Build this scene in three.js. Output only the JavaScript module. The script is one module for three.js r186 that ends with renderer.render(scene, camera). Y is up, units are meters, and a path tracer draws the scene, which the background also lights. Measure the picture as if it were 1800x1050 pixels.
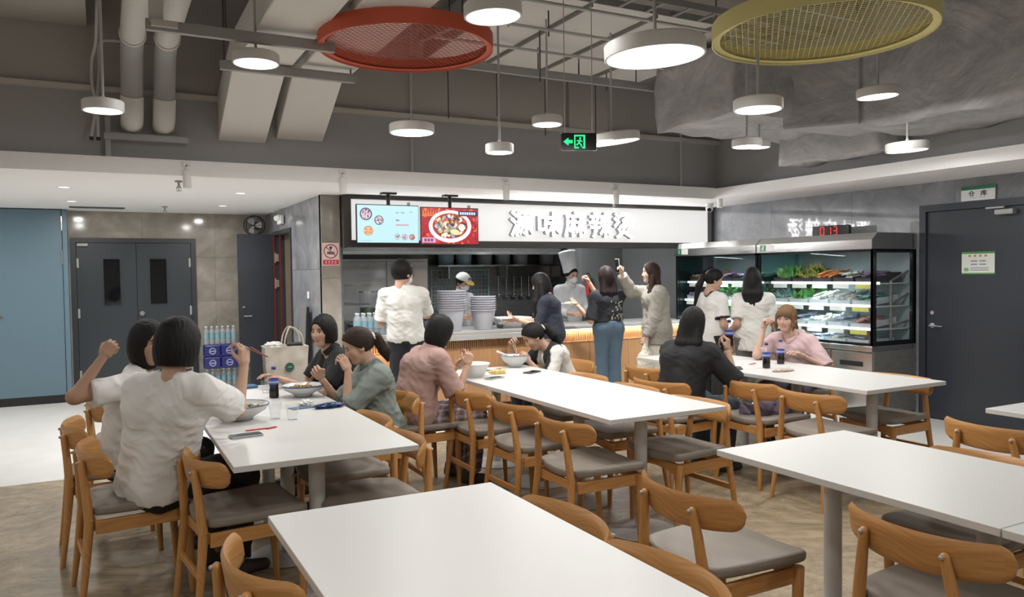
import * as THREE from 'three';
import { RoundedBoxGeometry } from 'three/addons/geometries/RoundedBoxGeometry.js';
import { mergeGeometries, mergeVertices, toCreasedNormals } from 'three/addons/utils/BufferGeometryUtils.js';
import { RectAreaLightUniformsLib } from 'three/addons/lights/RectAreaLightUniformsLib.js';
import { createNoise3D, createNoise2D } from 'simplex-noise';

// ---------------------------------------------------------------- camera, light, exposure
RectAreaLightUniformsLib.init();
const renderer = new THREE.WebGLRenderer({ antialias: true });
renderer.toneMapping = THREE.LinearToneMapping;
renderer.toneMappingExposure = 1.13;
renderer.shadowMap.enabled = true;
const scene = new THREE.Scene();
scene.background = new THREE.Color(0x000000);
const camera = new THREE.PerspectiveCamera(42.01, 1800 / 1050, 0.05, 60);
camera.position.set(0, 1.55, 0);
camera.rotation.order = 'YXZ';
camera.rotation.set(-0.032661, -0.485325, -0.012893);
scene.add(camera);
const PENDANT = 58;            // brightness of the round pendant lamps
const DOWNLIGHT = 70;          // recessed downlights of the low ceiling
const SIGN_FACE = 0.63, SIGN_LETTER = 12;
const lampColour = new THREE.Color().setRGB(1, 0.985, 0.95);
const coolColour = new THREE.Color().setRGB(0.9, 0.97, 1);

// ---------------------------------------------------------------- helpers
let seed = 12345;
function rnd() { seed = (seed * 1664525 + 1013904223) >>> 0; return seed / 4294967296; }
const rr = (a, b) => a + (b - a) * rnd();
const n3 = createNoise3D(rnd), n2 = createNoise2D(rnd);
const V = (x, y, z) => new THREE.Vector3(x, y, z);
const lin = (r, g, b) => new THREE.Color().setRGB(r, g, b);
const taken = new Map();
function numbered(name) { const n = taken.get(name) || 0; taken.set(name, n + 1); return n ? name + '_' + String(n).padStart(3, '0') : name; }
function meta(o, label, category, group) { o.userData.label = label; o.userData.category = category; if (group) o.userData.group = group; return o; }
function thing(name, label, category, pos = [0, 0, 0], turn = 0, group) {
  const o = new THREE.Group(); o.name = numbered(name); scene.add(o);
  o.position.set(...pos); o.rotation.y = turn; return meta(o, label, category, group);
}
function mesh(name, geo, mat, parent) {
  const list = Array.isArray(geo) ? geo : [geo];
  const g = list.length === 1 ? list[0] : mergeGeometries(list.map((x) => { const y = x.index ? x.toNonIndexed() : x; for (const k of Object.keys(y.attributes)) if (!['position', 'normal', 'uv', 'color'].includes(k)) y.deleteAttribute(k); if (!y.attributes.uv) y.setAttribute('uv', new THREE.BufferAttribute(new Float32Array(y.attributes.position.count * 2), 2)); return y; }));
  const m = new THREE.Mesh(g, mat); m.castShadow = m.receiveShadow = true; m.name = name;
  if (parent) parent.add(m);
  return m;
}
function solo(name, geo, mat, label, category, pos, turn = 0, group) {     // a thing that is one mesh
  const m = mesh(numbered(name), geo, mat, scene); if (pos) m.position.set(...pos); m.rotation.y = turn; return meta(m, label, category, group);
}
function struct(name, geo, mat, label) { const m = mesh(name, geo, mat, scene); m.userData.kind = 'structure'; if (label) { m.userData.label = label; } return m; }
function structGroup(name, label) { const g = new THREE.Group(); g.name = name; g.userData.kind = 'structure'; if (label) g.userData.label = label; scene.add(g); return g; }
function copyOf(o, pos, turn, label, group) {
  const c = o.clone(); c.name = numbered(o.name.replace(/_\d{3}$/, '')); scene.add(c); c.position.set(...pos); c.rotation.y = turn;
  c.userData = { ...o.userData, label }; if (group) c.userData.group = group; return c;
}
// box from corner to corner
function bx(x0, x1, y0, y1, z0, z1, r = 0) {
  const w = Math.abs(x1 - x0), h = Math.abs(y1 - y0), d = Math.abs(z1 - z0);
  const g = r ? new RoundedBoxGeometry(w, h, d, 2, Math.min(r, w / 2.01, h / 2.01, d / 2.01)) : new THREE.BoxGeometry(w, h, d);
  g.translate((x0 + x1) / 2, (y0 + y1) / 2, (z0 + z1) / 2); return uvBox(g);
}
const cyl = (r0, r1, h, n = 16) => new THREE.CylinderGeometry(r0, r1, h, n);
function rod(a, b, ra, rb = ra, n = 10) {         // tapered rod from a (radius ra) to b (radius rb)
  const A = V(...a), B = V(...b), L = A.distanceTo(B);
  const g = new THREE.CylinderGeometry(rb, ra, L, n); g.translate(0, L / 2, 0);
  g.applyQuaternion(new THREE.Quaternion().setFromUnitVectors(V(0, 1, 0), B.clone().sub(A).normalize()));
  g.translate(...a); return g;
}
function tube(pts, r, n = 8, seg) { const c = new THREE.CatmullRomCurve3(pts.map((p) => V(...p)), false, 'centripetal'); return new THREE.TubeGeometry(c, seg || pts.length * 6, r, n, false); }
function lathe(pts, n = 28) { return new THREE.LatheGeometry(pts.map((p) => new THREE.Vector2(p[0], p[1])), n); }
function at(g, x, y, z, ry = 0, rx = 0, rz = 0) { if (rz) g.rotateZ(rz); if (rx) g.rotateX(rx); if (ry) g.rotateY(ry); g.translate(x, y, z); return g; }
// uv in metres from the dominant axis of each face
function uvBox(g, s = 1, swap = false, ox = 0, oy = 0) {
  const q = g.index ? g.toNonIndexed() : g, p = q.attributes.position, uv = new Float32Array(p.count * 2), a = V(), b = V(), c = V(), n = V();
  for (let i = 0; i < p.count; i += 3) {
    a.fromBufferAttribute(p, i); b.fromBufferAttribute(p, i + 1); c.fromBufferAttribute(p, i + 2);
    n.copy(b).sub(a).cross(c.clone().sub(a)); const X = Math.abs(n.x), Y = Math.abs(n.y), Z = Math.abs(n.z);
    [a, b, c].forEach((v, k) => {
      let u, w; if (Y >= X && Y >= Z) { u = v.x; w = v.z; } else if (X >= Z) { u = v.z; w = v.y; } else { u = v.x; w = v.y; }
      if (swap) [u, w] = [w, u];
      uv[(i + k) * 2] = u * s + ox; uv[(i + k) * 2 + 1] = w * s + oy;
    });
  }
  q.setAttribute('uv', new THREE.BufferAttribute(uv, 2)); return q;
}
// textures: f(u, v) in [0,1) -> [r,g,b] sRGB 0..255 (or one value)
function tex(w, h, f, { rep = 1, srgb = true } = {}) {
  const d = new Uint8Array(w * h * 4);
  for (let j = 0; j < h; j++) for (let i = 0; i < w; i++) {
    const c = f(i / w, j / h), k = (j * w + i) * 4;
    if (typeof c === 'number') d[k] = d[k + 1] = d[k + 2] = c; else { d[k] = c[0]; d[k + 1] = c[1]; d[k + 2] = c[2]; } d[k + 3] = 255;
  }
  const t = new THREE.DataTexture(d, w, h, THREE.RGBAFormat); t.wrapS = t.wrapT = THREE.RepeatWrapping; t.magFilter = THREE.LinearFilter; t.minFilter = THREE.LinearMipmapLinearFilter; t.generateMipmaps = true;
  if (srgb) t.colorSpace = THREE.SRGBColorSpace; t.repeat.set(rep, rep); t.needsUpdate = true; return t;
}
// noise that repeats over the unit square
function tn(u, v, f, o = 0, fy = f) {
  const a = u * Math.PI * 2, b = v * Math.PI * 2, r = f / (Math.PI * 2), r2 = fy / (Math.PI * 2);
  return n3(Math.cos(a) * r + o, Math.sin(a) * r + Math.cos(b) * r2 * 1.3 - o, Math.sin(b) * r2 + Math.cos(b) * r2 * 0.4 + o * 2);
}
function fbm(u, v, f, o = 0, oct = 4, fy = f) { let s = 0, a = 0.5; for (let k = 0; k < oct; k++) { s += a * tn(u, v, f, o + k * 7.3, fy); f *= 2.03; fy *= 2.03; a *= 0.5; } return s; }
const mixc = (a, b, t) => [a[0] + (b[0] - a[0]) * t, a[1] + (b[1] - a[1]) * t, a[2] + (b[2] - a[2]) * t];
const clamp = (x, a = 0, b = 1) => Math.min(b, Math.max(a, x));
function canvasTex(w, h, draw) {
  const c = document.createElement('canvas'); c.width = w; c.height = h; draw(c.getContext('2d'), w, h);
  const t = new THREE.CanvasTexture(c); t.colorSpace = THREE.SRGBColorSpace; return t;
}
const std = (color, roughness = 0.6, extra = {}) => new THREE.MeshStandardMaterial({ color, roughness, ...extra });
const phys = (color, roughness, extra = {}) => new THREE.MeshPhysicalMaterial({ color, roughness, ...extra });
function areaLight(x, y, z, w, h, colour, intensity, look) { const l = new THREE.RectAreaLight(colour, intensity, w, h); l.position.set(x, y, z); l.lookAt(...look); l.castShadow = true; scene.add(l); return l; }

// ---------------------------------------------------------------- materials
const marbleTex = tex(512, 512, (u, v) => { const w = fbm(u, v, 3, 1); let t = 0.5 + 0.42 * fbm(u + w * 0.0, v, 4, 9) + 0.1 * fbm(u, v, 22, 3); const vein = Math.pow(1 - Math.min(1, Math.abs(fbm(u, v, 3.2, 20) + 0.1) * 9), 3); t = clamp(t + vein * 0.16); return mixc([112, 114, 119], [168, 170, 175], t); }, { rep: 0.5 });
const marbleWarmTex = tex(512, 512, (u, v) => { let t = 0.5 + 0.45 * fbm(u, v, 4, 33) + 0.1 * fbm(u, v, 22, 3); const vein = Math.pow(1 - Math.min(1, Math.abs(fbm(u, v, 3.2, 50)) * 9), 3); t = clamp(t + vein * 0.15); return mixc([128, 121, 112], [176, 169, 160], t); }, { rep: 0.6 });
const vinylTex = tex(1024, 1024, (u, v) => { let t = 0.52 + 0.5 * fbm(u, v, 14, 4, 5, 18); t += 0.2 * fbm(u, v, 70, 8, 2, 80); const spots = fbm(u, v, 34, 41, 2, 44); if (spots < -0.22) t -= (-0.22 - spots) * 1.1; return mixc([124, 108, 85], [180, 163, 137], clamp(t)); }, { rep: 0.4 });
const tileTex = tex(512, 512, (u, v) => { const t = 0.5 + 0.4 * fbm(u, v, 5, 14) + 0.12 * fbm(u, v, 40, 2, 2); return mixc([214, 212, 208], [232, 230, 226], clamp(t)); }, { rep: 0.4 });
const woodTex = tex(512, 512, (u, v) => { const w = 0.05 * tn(u, v, 2, 5); const g = fbm(u, v + w, 3, 8, 4, 42), f = tn(u, v, 6, 60, 170); const t = 0.5 + 0.42 * g + 0.12 * f; return mixc([164, 112, 58], [208, 156, 98], clamp(t)); }, { rep: 1.6 });
const counterWoodTex = tex(512, 512, (u, v) => { const g = fbm(u, v, 36, 8, 4, 2.5), f = tn(u, v, 150, 60, 5); return mixc([150, 110, 74], [180, 138, 98], clamp(0.5 + 0.4 * g + 0.12 * f)); }, { rep: 0.8 });
const plasterTex = tex(512, 512, (u, v) => { const t = 0.5 + 0.4 * fbm(u, v, 5, 71) + 0.2 * fbm(u, v, 24, 19, 3); return mixc([150, 151, 155], [208, 207, 206], clamp(t)); }, { rep: 0.45 });
const plasterBump = tex(256, 256, (u, v) => 128 + 70 * fbm(u, v, 6, 91, 5), { rep: 0.8, srgb: false });
const fabricBump = tex(256, 256, (u, v) => 128 + 50 * Math.sin(u * Math.PI * 2 * 64) * Math.sin(v * Math.PI * 2 * 64) + 40 * tn(u, v, 80, 3), { rep: 6, srgb: false });
const brushTex = tex(256, 256, (u, v) => 150 + 60 * fbm(u, v, 2, 12, 3, 60), { rep: 1.5, srgb: false });
const M = {
  marble: phys(0xffffff, 0.03, { map: marbleTex, specularIntensity: 0.9, ior: 1.5 }),
  marbleWarm: phys(0xffffff, 0.1, { map: marbleWarmTex }),
  grout: std(lin(0.24, 0.235, 0.23), 0.9),
  vinyl: std(0xffffff, 0.42, { map: vinylTex }),
  floorTile: std(0xffffff, 0.28, { map: tileTex }),
  ceilingWhite: std(lin(0.88, 0.875, 0.87), 0.85),
  upperWall: std(lin(0.4, 0.4, 0.405), 0.9, { bumpMap: plasterBump, bumpScale: 0.004 }),
  upperWallHigh: std(lin(0.43, 0.412, 0.39), 0.9, { bumpMap: plasterBump, bumpScale: 0.006 }),
  slab: std(lin(0.55, 0.53, 0.5), 0.92, { bumpMap: plasterBump, bumpScale: 0.006 }),
  ductWrap: std(0xffffff, 0.75, { map: plasterTex, bumpMap: plasterBump, bumpScale: 0.03 }),
  ductWhite: std(lin(0.7, 0.68, 0.65), 0.6),
  pipeWhite: std(lin(0.6, 0.585, 0.56), 0.7, { bumpMap: plasterBump, bumpScale: 0.006 }),
  galv: std(lin(0.38, 0.38, 0.38), 0.5, { metalness: 0.3 }),
  trayGrey: std(lin(0.25, 0.25, 0.25), 0.6),
  darkVoid: std(lin(0.045, 0.042, 0.04), 0.9),
  rodGrey: std(lin(0.5, 0.5, 0.5), 0.5),
  rodDark: std(lin(0.08, 0.08, 0.08), 0.6),
  bluePanel: std(lin(0.12, 0.19, 0.24), 0.35),
  darkDoor: std(lin(0.034, 0.042, 0.05), 0.32),
  darkDoor2: std(lin(0.03, 0.035, 0.046), 0.3),
  black: std(lin(0.012, 0.012, 0.013), 0.4),
  blackGloss: std(lin(0.01, 0.01, 0.012), 0.15),
  steel: std(lin(0.56, 0.56, 0.55), 0.3, { metalness: 0.9, roughnessMap: brushTex }),
  steelDark: std(lin(0.24, 0.235, 0.225), 0.42, { metalness: 0.45, roughnessMap: brushTex }),
  chrome: std(lin(0.75, 0.75, 0.75), 0.12, { metalness: 1 }),
  wood: std(0xffffff, 0.42, { map: woodTex }),
  counterWood: std(0xffffff, 0.5, { map: counterWoodTex }),
  stone: std(lin(0.36, 0.355, 0.345), 0.3),
  tableTop: phys(lin(0.615, 0.61, 0.592), 0.38),
  tableEdge: std(lin(0.66, 0.655, 0.63), 0.5),
  tableLeg: std(lin(0.55, 0.55, 0.54), 0.45),
  seat: std(lin(0.235, 0.2, 0.168), 0.62, { bumpMap: fabricBump, bumpScale: 0.0006 }),
  white: std(lin(0.78, 0.78, 0.76), 0.5),
  whiteGloss: std(lin(0.78, 0.78, 0.77), 0.15),
  grey: std(lin(0.3, 0.3, 0.3), 0.5),
  glass: phys(0xffffff, 0.02, { transmission: 1, thickness: 0, ior: 1.45 }),
  glassTeal: phys(lin(0.62, 0.86, 0.84), 0.03, { transmission: 1, thickness: 0, ior: 1.45 }),
  clearPlastic: phys(lin(0.97, 0.975, 0.98), 0.08, { transmission: 1, thickness: 0, ior: 1.35 }),
  red: std(lin(0.62, 0.11, 0.055), 0.55),
  yellow: std(lin(0.82, 0.74, 0.32), 0.55),
  green: std(lin(0.02, 0.22, 0.1), 0.5),
  redPlain: std(lin(0.55, 0.03, 0.03), 0.5),
  ledStrip: std(lin(1, 0.95, 0.85), 0.5, { emissive: lin(1, 0.86, 0.66), emissiveIntensity: 2.5 }),
  lampFace: std(0xffffff, 0.5, { emissive: lin(1, 0.99, 0.975), emissiveIntensity: 2.2 }),
  lampBody: std(lin(0.72, 0.71, 0.69), 0.5),
};
// ---------------------------------------------------------------- room shell
const X0 = -4.2, X1 = 7.52, ZB = 5.5, YC = 4.35, LOW = 2.42, ZBEAM = -7.23, XSOF = 6.59;
struct('floor', [bx(X0 - 0.2, 5.9, -0.12, 0, -6.9, ZB + 0.2)], M.vinyl, 'mottled beige vinyl floor under the dining tables');
struct('floor_tile_zone', [bx(X0 - 0.2, X1 + 0.2, -0.12, 0, -12.2, -6.9), bx(5.9, X1 + 0.2, -0.12, 0, -6.9, ZB + 0.2)], M.floorTile, 'pale grey tiled floor along the counter and walls').name = 'floor_001';
struct('ceiling', bx(X0 - 0.2, X1 + 0.2, YC, YC + 0.2, -7.4, ZB + 0.2), M.slab, 'exposed concrete slab high above the dining area');
struct('ceiling_low', [bx(X0 - 0.2, X1 + 0.2, LOW, LOW + 0.11, -12.2, ZBEAM), bx(XSOF, X1 + 0.2, LOW, LOW + 0.11, ZBEAM, ZB + 0.2)], M.ceilingWhite, 'low white plasterboard ceiling with a soffit along the wall').name = 'ceiling_001';
struct('wall_back', [bx(X0 - 0.2, X1 + 0.2, 2.54, YC, -7.45, -7.3)], M.upperWall, 'dark grey painted wall above the white beam');
struct('trim_1', bx(X0, 6.72, 3.085, 3.125, -7.3, -7.235), M.slab, 'rough horizontal ledge along the dark grey upper wall');
struct('trim_2', bx(X0, 6.72, 3.125, YC, -7.3, -7.285), M.upperWallHigh, 'grey brown plaster of the upper wall above the ledge');
struct('wall_right_upper', bx(6.72, 6.9, 2.53, YC, -7.3, ZB), M.upperWall, 'dark grey painted wall above the white soffit').name = 'wall_right_001';
struct('wall_left', bx(X0 - 0.2, X0, 0, YC, -12.2, ZB), M.ceilingWhite);
struct('wall_front', bx(X0 - 0.2, X1 + 0.2, 0, YC, ZB, ZB + 0.2), M.ceilingWhite);
// stone clad walls: every slab a piece with recessed joints
function cladWall(name, label, mat, plane, c, a0, a1, y0, y1, tw, th, holes = [], sgn = 1, backT = 0.1) {
  const g = structGroup(name, label), j = 0.0014, t = 0.012;
  const back = plane === 'x' ? bx(c, c + sgn * backT, y0, y1, a0, a1) : bx(a0, a1, y0, y1, c, c - sgn * backT);
  const parts = [];
  // backing with the openings left out
  const cols = [...new Set([a0, a1, ...holes.flatMap((h) => [h[0], h[1]])])].sort((p, q) => p - q);
  for (let i = 0; i < cols.length - 1; i++) {
    const m = (cols[i] + cols[i + 1]) / 2, h = holes.find((q) => m > q[0] && m < q[1]);
    const spans = h ? [[y0, Math.max(y0, h[2])], [h[3], y1]] : [[y0, y1]];
    for (const [p, q] of spans) if (q - p > 0.01) parts.push(plane === 'x' ? bx(c, c + sgn * backT, p, q, cols[i], cols[i + 1]) : bx(cols[i], cols[i + 1], p, q, c, c - sgn * backT));
  }
  mesh('backing', parts, M.grout, g);
  const ys = []; for (let y = y1; y > y0 + 0.02; y -= th) ys.push(y); ys.push(y0);
  for (let a = a0; a < a1 - 0.02; a += tw) for (let k = 0; k < ys.length - 1; k++) {
    let p0 = a + j, p1 = Math.min(a + tw, a1) - j, q0 = ys[k + 1] + j, q1 = ys[k] - j;
    const cut = [[p0, p1, q0, q1]], out = [];
    for (const h of holes) for (let n = cut.length; n--;) {
      const r = cut.shift(), [u0, u1, v0, v1] = r;
      if (u1 <= h[0] || u0 >= h[1] || v1 <= h[2] || v0 >= h[3]) { cut.push(r); continue; }
      if (u0 < h[0]) cut.push([u0, h[0], v0, v1]); if (u1 > h[1]) cut.push([h[1], u1, v0, v1]);
      const m0 = Math.max(u0, h[0]), m1 = Math.min(u1, h[1]);
      if (v0 < h[2]) cut.push([m0, m1, v0, h[2]]); if (v1 > h[3]) cut.push([m0, m1, h[3], v1]);
    }
    for (const [u0, u1, v0, v1] of cut) {
      if (u1 - u0 < 0.015 || v1 - v0 < 0.015) continue;
      const ge = plane === 'x' ? bx(c, c - sgn * t, v0, v1, u0, u1) : bx(u0, u1, v0, v1, c, c + sgn * t);
      const uv = ge.attributes.uv, ox = rnd() * 3, oy = rnd() * 3; for (let i = 0; i < uv.count; i++) uv.setXY(i, uv.getX(i) + ox, uv.getY(i) + oy);
      mesh('wall_slab', ge, mat, g);
    }
  }
  return g;
}
cladWall('wall_right', 'polished grey stone slabs on the wall behind the display fridge', M.marble, 'x', X1 + 0.012, -8.4, ZB, 0, LOW, 1.2, 0.6, [[-5.16, -3.75, 0, 2.19]], 1);
cladWall('wall_back_lobby', 'polished grey stone slabs around the double door', M.marbleWarm, 'z', -11.462, -0.4, 2.1, 0, LOW, 0.9, 0.6, [[-0.345, 1.155, 0, 2.075]], 1).name = 'wall_back_001';
cladWall('wall_side_lobby', 'grey stone side wall with the open door', M.marble, 'x', 2.112, -11.46, -8.372, 0, LOW, 0.8, 0.8, [[-10.97, -9.82, 0, 2.15]], 1).name = 'wall_left_001';
cladWall('wall_pillar', 'beige stone pillar beside the shop sign', M.marbleWarm, 'z', -8.372, 2.1, 2.31, 0, LOW, 0.9, 0.9, [], 1, 0.06).name = 'wall_back_002';
// beam fascia with a shadow gap and a small upstand
struct('trim_3', [bx(X0, XSOF, LOW - 0.004, 2.535, ZBEAM, ZBEAM + 0.02), bx(X0, XSOF + 0.02, 2.535, 2.55, -7.3, ZBEAM + 0.025)], M.ceilingWhite, 'white fascia along the edge of the low ceiling');
struct('trim_4', bx(XSOF - 0.02, XSOF, LOW - 0.004, 2.535, ZBEAM + 0.02, ZB), M.ceilingWhite, 'white fascia of the soffit beside the fridge wall');
// lobby: behind the open door a dim room, and the kitchen shell
struct('wall_store', [bx(2.35, 2.4, 0, LOW, -11.46, -8.6)], M.marble, 'grey wall between lobby and kitchen').name = 'wall_left_002';
struct('wall_kitchen_back', bx(2.4, X1 + 0.2, 0, LOW, -11.4, -11.3), M.steelDark, 'stainless steel cladding at the rear of the kitchen').name = 'wall_back_003';
struct('wall_kitchen_pier', [bx(6.35, 7.1, 0, LOW, -10.2, -9.8), bx(7.1, X1 + 0.1, 0, LOW, -11.3, -8.45)], std(lin(0.2, 0.2, 0.2), 0.5), 'grey pier at the right end of the kitchen').name = 'wall_right_002';
struct('wall_kitchen_bulkhead', bx(2.32, X1, 2.0, LOW, -8.6, -8.42), M.black, 'black bulkhead behind the shop sign').name = 'trim_5';
struct('wall_behind_lobby', bx(X0, 2.4, 0, LOW, -12.2, -12.0), M.grey).name = 'wall_back_004';

// double door in the lobby
{
  const d = structGroup('door_1', 'grey double door with two narrow windows');
  mesh('door_frame', [bx(-0.345, -0.28, 0, 2.075, -11.5, -11.44), bx(1.09, 1.155, 0, 2.075, -11.5, -11.44), bx(-0.28, 1.09, 2.015, 2.075, -11.5, -11.44)], std(lin(0.03, 0.035, 0.04), 0.4), d);
  for (const [a, b, w0, w1] of [[-0.275, 0.415, 0.03, 0.22], [0.42, 1.085, 0.58, 0.78]]) {
    const leaf = mesh('door_leaf', [bx(a, w0, 0.01, 2.01, -11.5, -11.455), bx(w1, b, 0.01, 2.01, -11.5, -11.455), bx(w0, w1, 0.01, 1.2, -11.5, -11.455), bx(w0, w1, 1.8, 2.01, -11.5, -11.455)], M.darkDoor, d);
    mesh('door_window', bx(w0, w1, 1.2, 1.8, -11.485, -11.478), std(lin(0.006, 0.007, 0.008), 0.04), leaf);
    mesh('window_bead', [bx(w0 - 0.015, w0, 1.185, 1.815, -11.456, -11.448), bx(w1, w1 + 0.015, 1.185, 1.815, -11.456, -11.448), bx(w0, w1, 1.8, 1.815, -11.456, -11.448), bx(w0, w1, 1.185, 1.2, -11.456, -11.448)], M.darkDoor2, leaf);
    const hx = a < 0 ? a + 0.012 : b - 0.012;
    for (const y of [1.75, 1.1, 0.3]) mesh('hinge', bx(hx - 0.012, hx + 0.012, y - 0.06, y + 0.06, -11.46, -11.445), M.galv, leaf);
  }
  mesh('knob', at(cyl(0.03, 0.03, 0.05, 18), 0.47, 1.08, -11.43, 0, Math.PI / 2), M.chrome, d);
  mesh('door_closer', bx(-0.27, -0.14, 1.965, 2.005, -11.455, -11.41, 0.008), M.galv, d);
}
// blue panelled cupboard wall at the far left
{
  const d = structGroup('door_2', 'tall blue metal door panel at the far left');
  mesh('door_leaf', bx(-2.6, -0.42, 0.1, 2.41, -11.45, -11.2, 0.004), M.bluePanel, d);
  mesh('door_frame', bx(-0.415, -0.36, 0.1, 2.415, -11.45, -11.185, 0.004), M.bluePanel, d);
  mesh('plinth', bx(-4.2, -0.36, 0, 0.1, -11.45, -11.2), M.black, d);
  mesh('side_panel', bx(-4.2, -2.61, 0.1, 2.41, -11.45, -11.2), M.bluePanel, d);
  for (const y of [2.24, 1.82]) mesh('hinge', rod([-0.42, y - 0.09, -11.185], [-0.42, y + 0.09, -11.185], 0.011), M.chrome, d);
  mesh('lock', at(cyl(0.016, 0.016, 0.02), -1.08, 1.1, -11.19, 0, Math.PI / 2), M.chrome, d);
}
// open door in the lobby's side wall
{
  const d = structGroup('door_3', 'dark grey door standing open beside the stone pillar');
  const leaf = mesh('door_leaf', bx(1.62, 2.07, 0.01, 2.12, -10.96, -10.91), M.darkDoor2, d);
  mesh('handle', [rod([1.68, 1.02, -10.91], [1.68, 1.02, -10.86], 0.009), rod([1.68, 1.02, -10.865], [1.78, 1.02, -10.865], 0.009)], M.chrome, leaf);
  mesh('lock', at(cyl(0.016, 0.016, 0.02), 1.68, 1.14, -10.9, 0, Math.PI / 2), M.chrome, leaf);
  mesh('door_frame', [bx(2.085, 2.24, 0, 2.15, -9.87, -9.82), bx(2.085, 2.24, 0, 2.15, -10.97, -10.9), bx(2.085, 2.24, 2.1, 2.15, -10.9, -9.87)], M.darkDoor, d);
  mesh('red_edge_seal', [bx(2.075, 2.1, 0, 2.1, -10.9, -10.885), bx(2.1, 2.125, 0.0, 2.1, -10.6, -10.585)], std(lin(0.12, 0.012, 0.014), 0.5), d);
  for (const y of [1.8, 1.45, 0.3]) mesh('hinge', [rod([2.1, y - 0.07, -10.87], [2.1, y + 0.07, -10.87], 0.012), bx(2.1, 2.14, y - 0.05, y + 0.05, -10.86, -10.84)], M.chrome, d);
  mesh('room_side', [bx(2.235, 2.34, 0, 2.4, -11, -9.8)], std(lin(0.2, 0.15, 0.1), 0.7), d);
}
// store room door in the right hand wall
{
  const d = structGroup('door_4', 'large dark grey store room door beside the fridge');
  mesh('door_frame', [bx(7.49, 7.6, 0, 2.19, -5.16, -5.09), bx(7.49, 7.6, 2.12, 2.19, -5.09, -3.8), bx(7.49, 7.6, 0, 2.19, -3.8, -3.75)], M.darkDoor2, d);
  const leaf = mesh('door_leaf', bx(7.515, 7.57, 0.01, 2.115, -5.085, -3.805), M.darkDoor2, d);
  mesh('lever_handle', [at(cyl(0.026, 0.026, 0.012), 7.508, 0.96, -5.02, 0, 0, Math.PI / 2), rod([7.51, 0.96, -5.02], [7.46, 0.96, -5.02], 0.011), rod([7.465, 0.96, -5.02], [7.465, 0.955, -4.89], 0.01, 0.008)], M.chrome, leaf);
  mesh('lock', at(cyl(0.02, 0.02, 0.02), 7.508, 1.09, -5.02, 0, 0, Math.PI / 2), M.chrome, leaf);
  mesh('door_closer', [bx(7.44, 7.515, 2.04, 2.09, -4.37, -4.2, 0.008), bx(7.44, 7.46, 2.1, 2.115, -4.45, -4.28)], M.galv, d);
}
// ---------------------------------------------------------------- services under the slab
// plastered slab beam at the top left
struct('trim_6', bx(X0, -0.05, 3.6, YC, -7.28, -5.9), std(lin(0.4, 0.385, 0.355), 0.9, { bumpMap: plasterBump, bumpScale: 0.012 }), 'rough pale plaster beam under the slab at the far left');
// two flat white supply ducts that run along the room and drop to the wall
function flatDuct(name, label, x0, x1, zTop, hTop, hEnd, zKnee) {
  const d = thing(name, label, 'duct', [x0, 0, 0]); const w = x1 - x0, t = 0.26;
  const prism = (pts, a = 0, b = w) => { const s = new THREE.Shape(pts.map((p) => new THREE.Vector2(p[0], p[1]))); const g = new THREE.ExtrudeGeometry(s, { depth: b - a, bevelEnabled: true, bevelSize: 0.006, bevelThickness: 0.006, bevelSegments: 1 }); g.rotateY(-Math.PI / 2); g.translate(b, 0, 0); return uvBox(g); };
  // shape x runs along z (world), y is height
  mesh('duct_run', prism([[zKnee, hTop], [zTop, hTop + 0.06], [zTop, hTop + 0.06 + t], [zKnee, hTop + t]]), M.ductWhite, d);
  mesh('duct_drop', prism([[-7.29, hEnd], [zKnee - 0.012, hTop], [zKnee - 0.012, hTop + t], [-7.29, hEnd + 0.4]]), M.ductWhite, d);
  for (const u of [0.3, 0.62]) mesh('screw', at(new THREE.SphereGeometry(0.008, 8, 6), w * u, hTop - 0.002 + 0.05 * 0, zKnee + 0.02), M.rodDark, d);
  mesh('side_flange', [bx(w + 0.008, w + 0.1, hTop + 0.1, hTop + 0.2, zKnee, zTop)], M.trayGrey, d);
  return d;
}
flatDuct('flat_duct', 'long flat white duct sloping down to the wall nearer the two round pipes', 0.95, 1.34, 0.5, 3.17, 2.76, -6.4);
flatDuct('flat_duct', 'flat white duct just left of the red mesh disc, sloping down to the wall', 1.45, 1.86, 0.5, 3.2, 2.81, -6.6);
solo('flat_duct', bx(-0.95, 0, 0, 0.3, -4.6, 0, 0.01), M.ductWhite, 'wide pale duct panel above the red mesh disc at the picture top', 'duct', [2.95, 4.03, -2.2]);
// two thick insulated pipes
for (const [x, label] of [[0.26, 'thick insulated white pipe turning down at the far left wall'], [0.5, 'thick insulated white pipe right of its twin, ending above the strut']]) {
  const p = thing('insulated_pipe', label, 'pipe', [x, 0, 0], 0, 'insulated pipes at the left');
  mesh('pipe_run', tube([[0, 3.42, 1], [0, 3.42, -3], [0, 3.42, -6.35], [0, 3.4, -6.62]], 0.088, 18, 40), M.pipeWhite, p);
  mesh('collar', at(lathe([[0.086, -0.015], [0.097, -0.015], [0.097, 0.015], [0.086, 0.015]], 20), 0, 3.4, -6.6, 0, Math.PI / 2), M.ductWhite, p);
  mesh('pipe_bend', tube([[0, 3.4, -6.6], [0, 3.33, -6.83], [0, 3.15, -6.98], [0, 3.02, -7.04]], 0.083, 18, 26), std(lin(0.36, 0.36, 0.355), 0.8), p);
  mesh('pipe_elbow', tube([[0, 3.03, -7.035], [0, 2.93, -7.09], [0, 2.86, -7.16], [0, 2.83, -7.26]], 0.087, 18, 20), M.pipeWhite, p);
}
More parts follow.
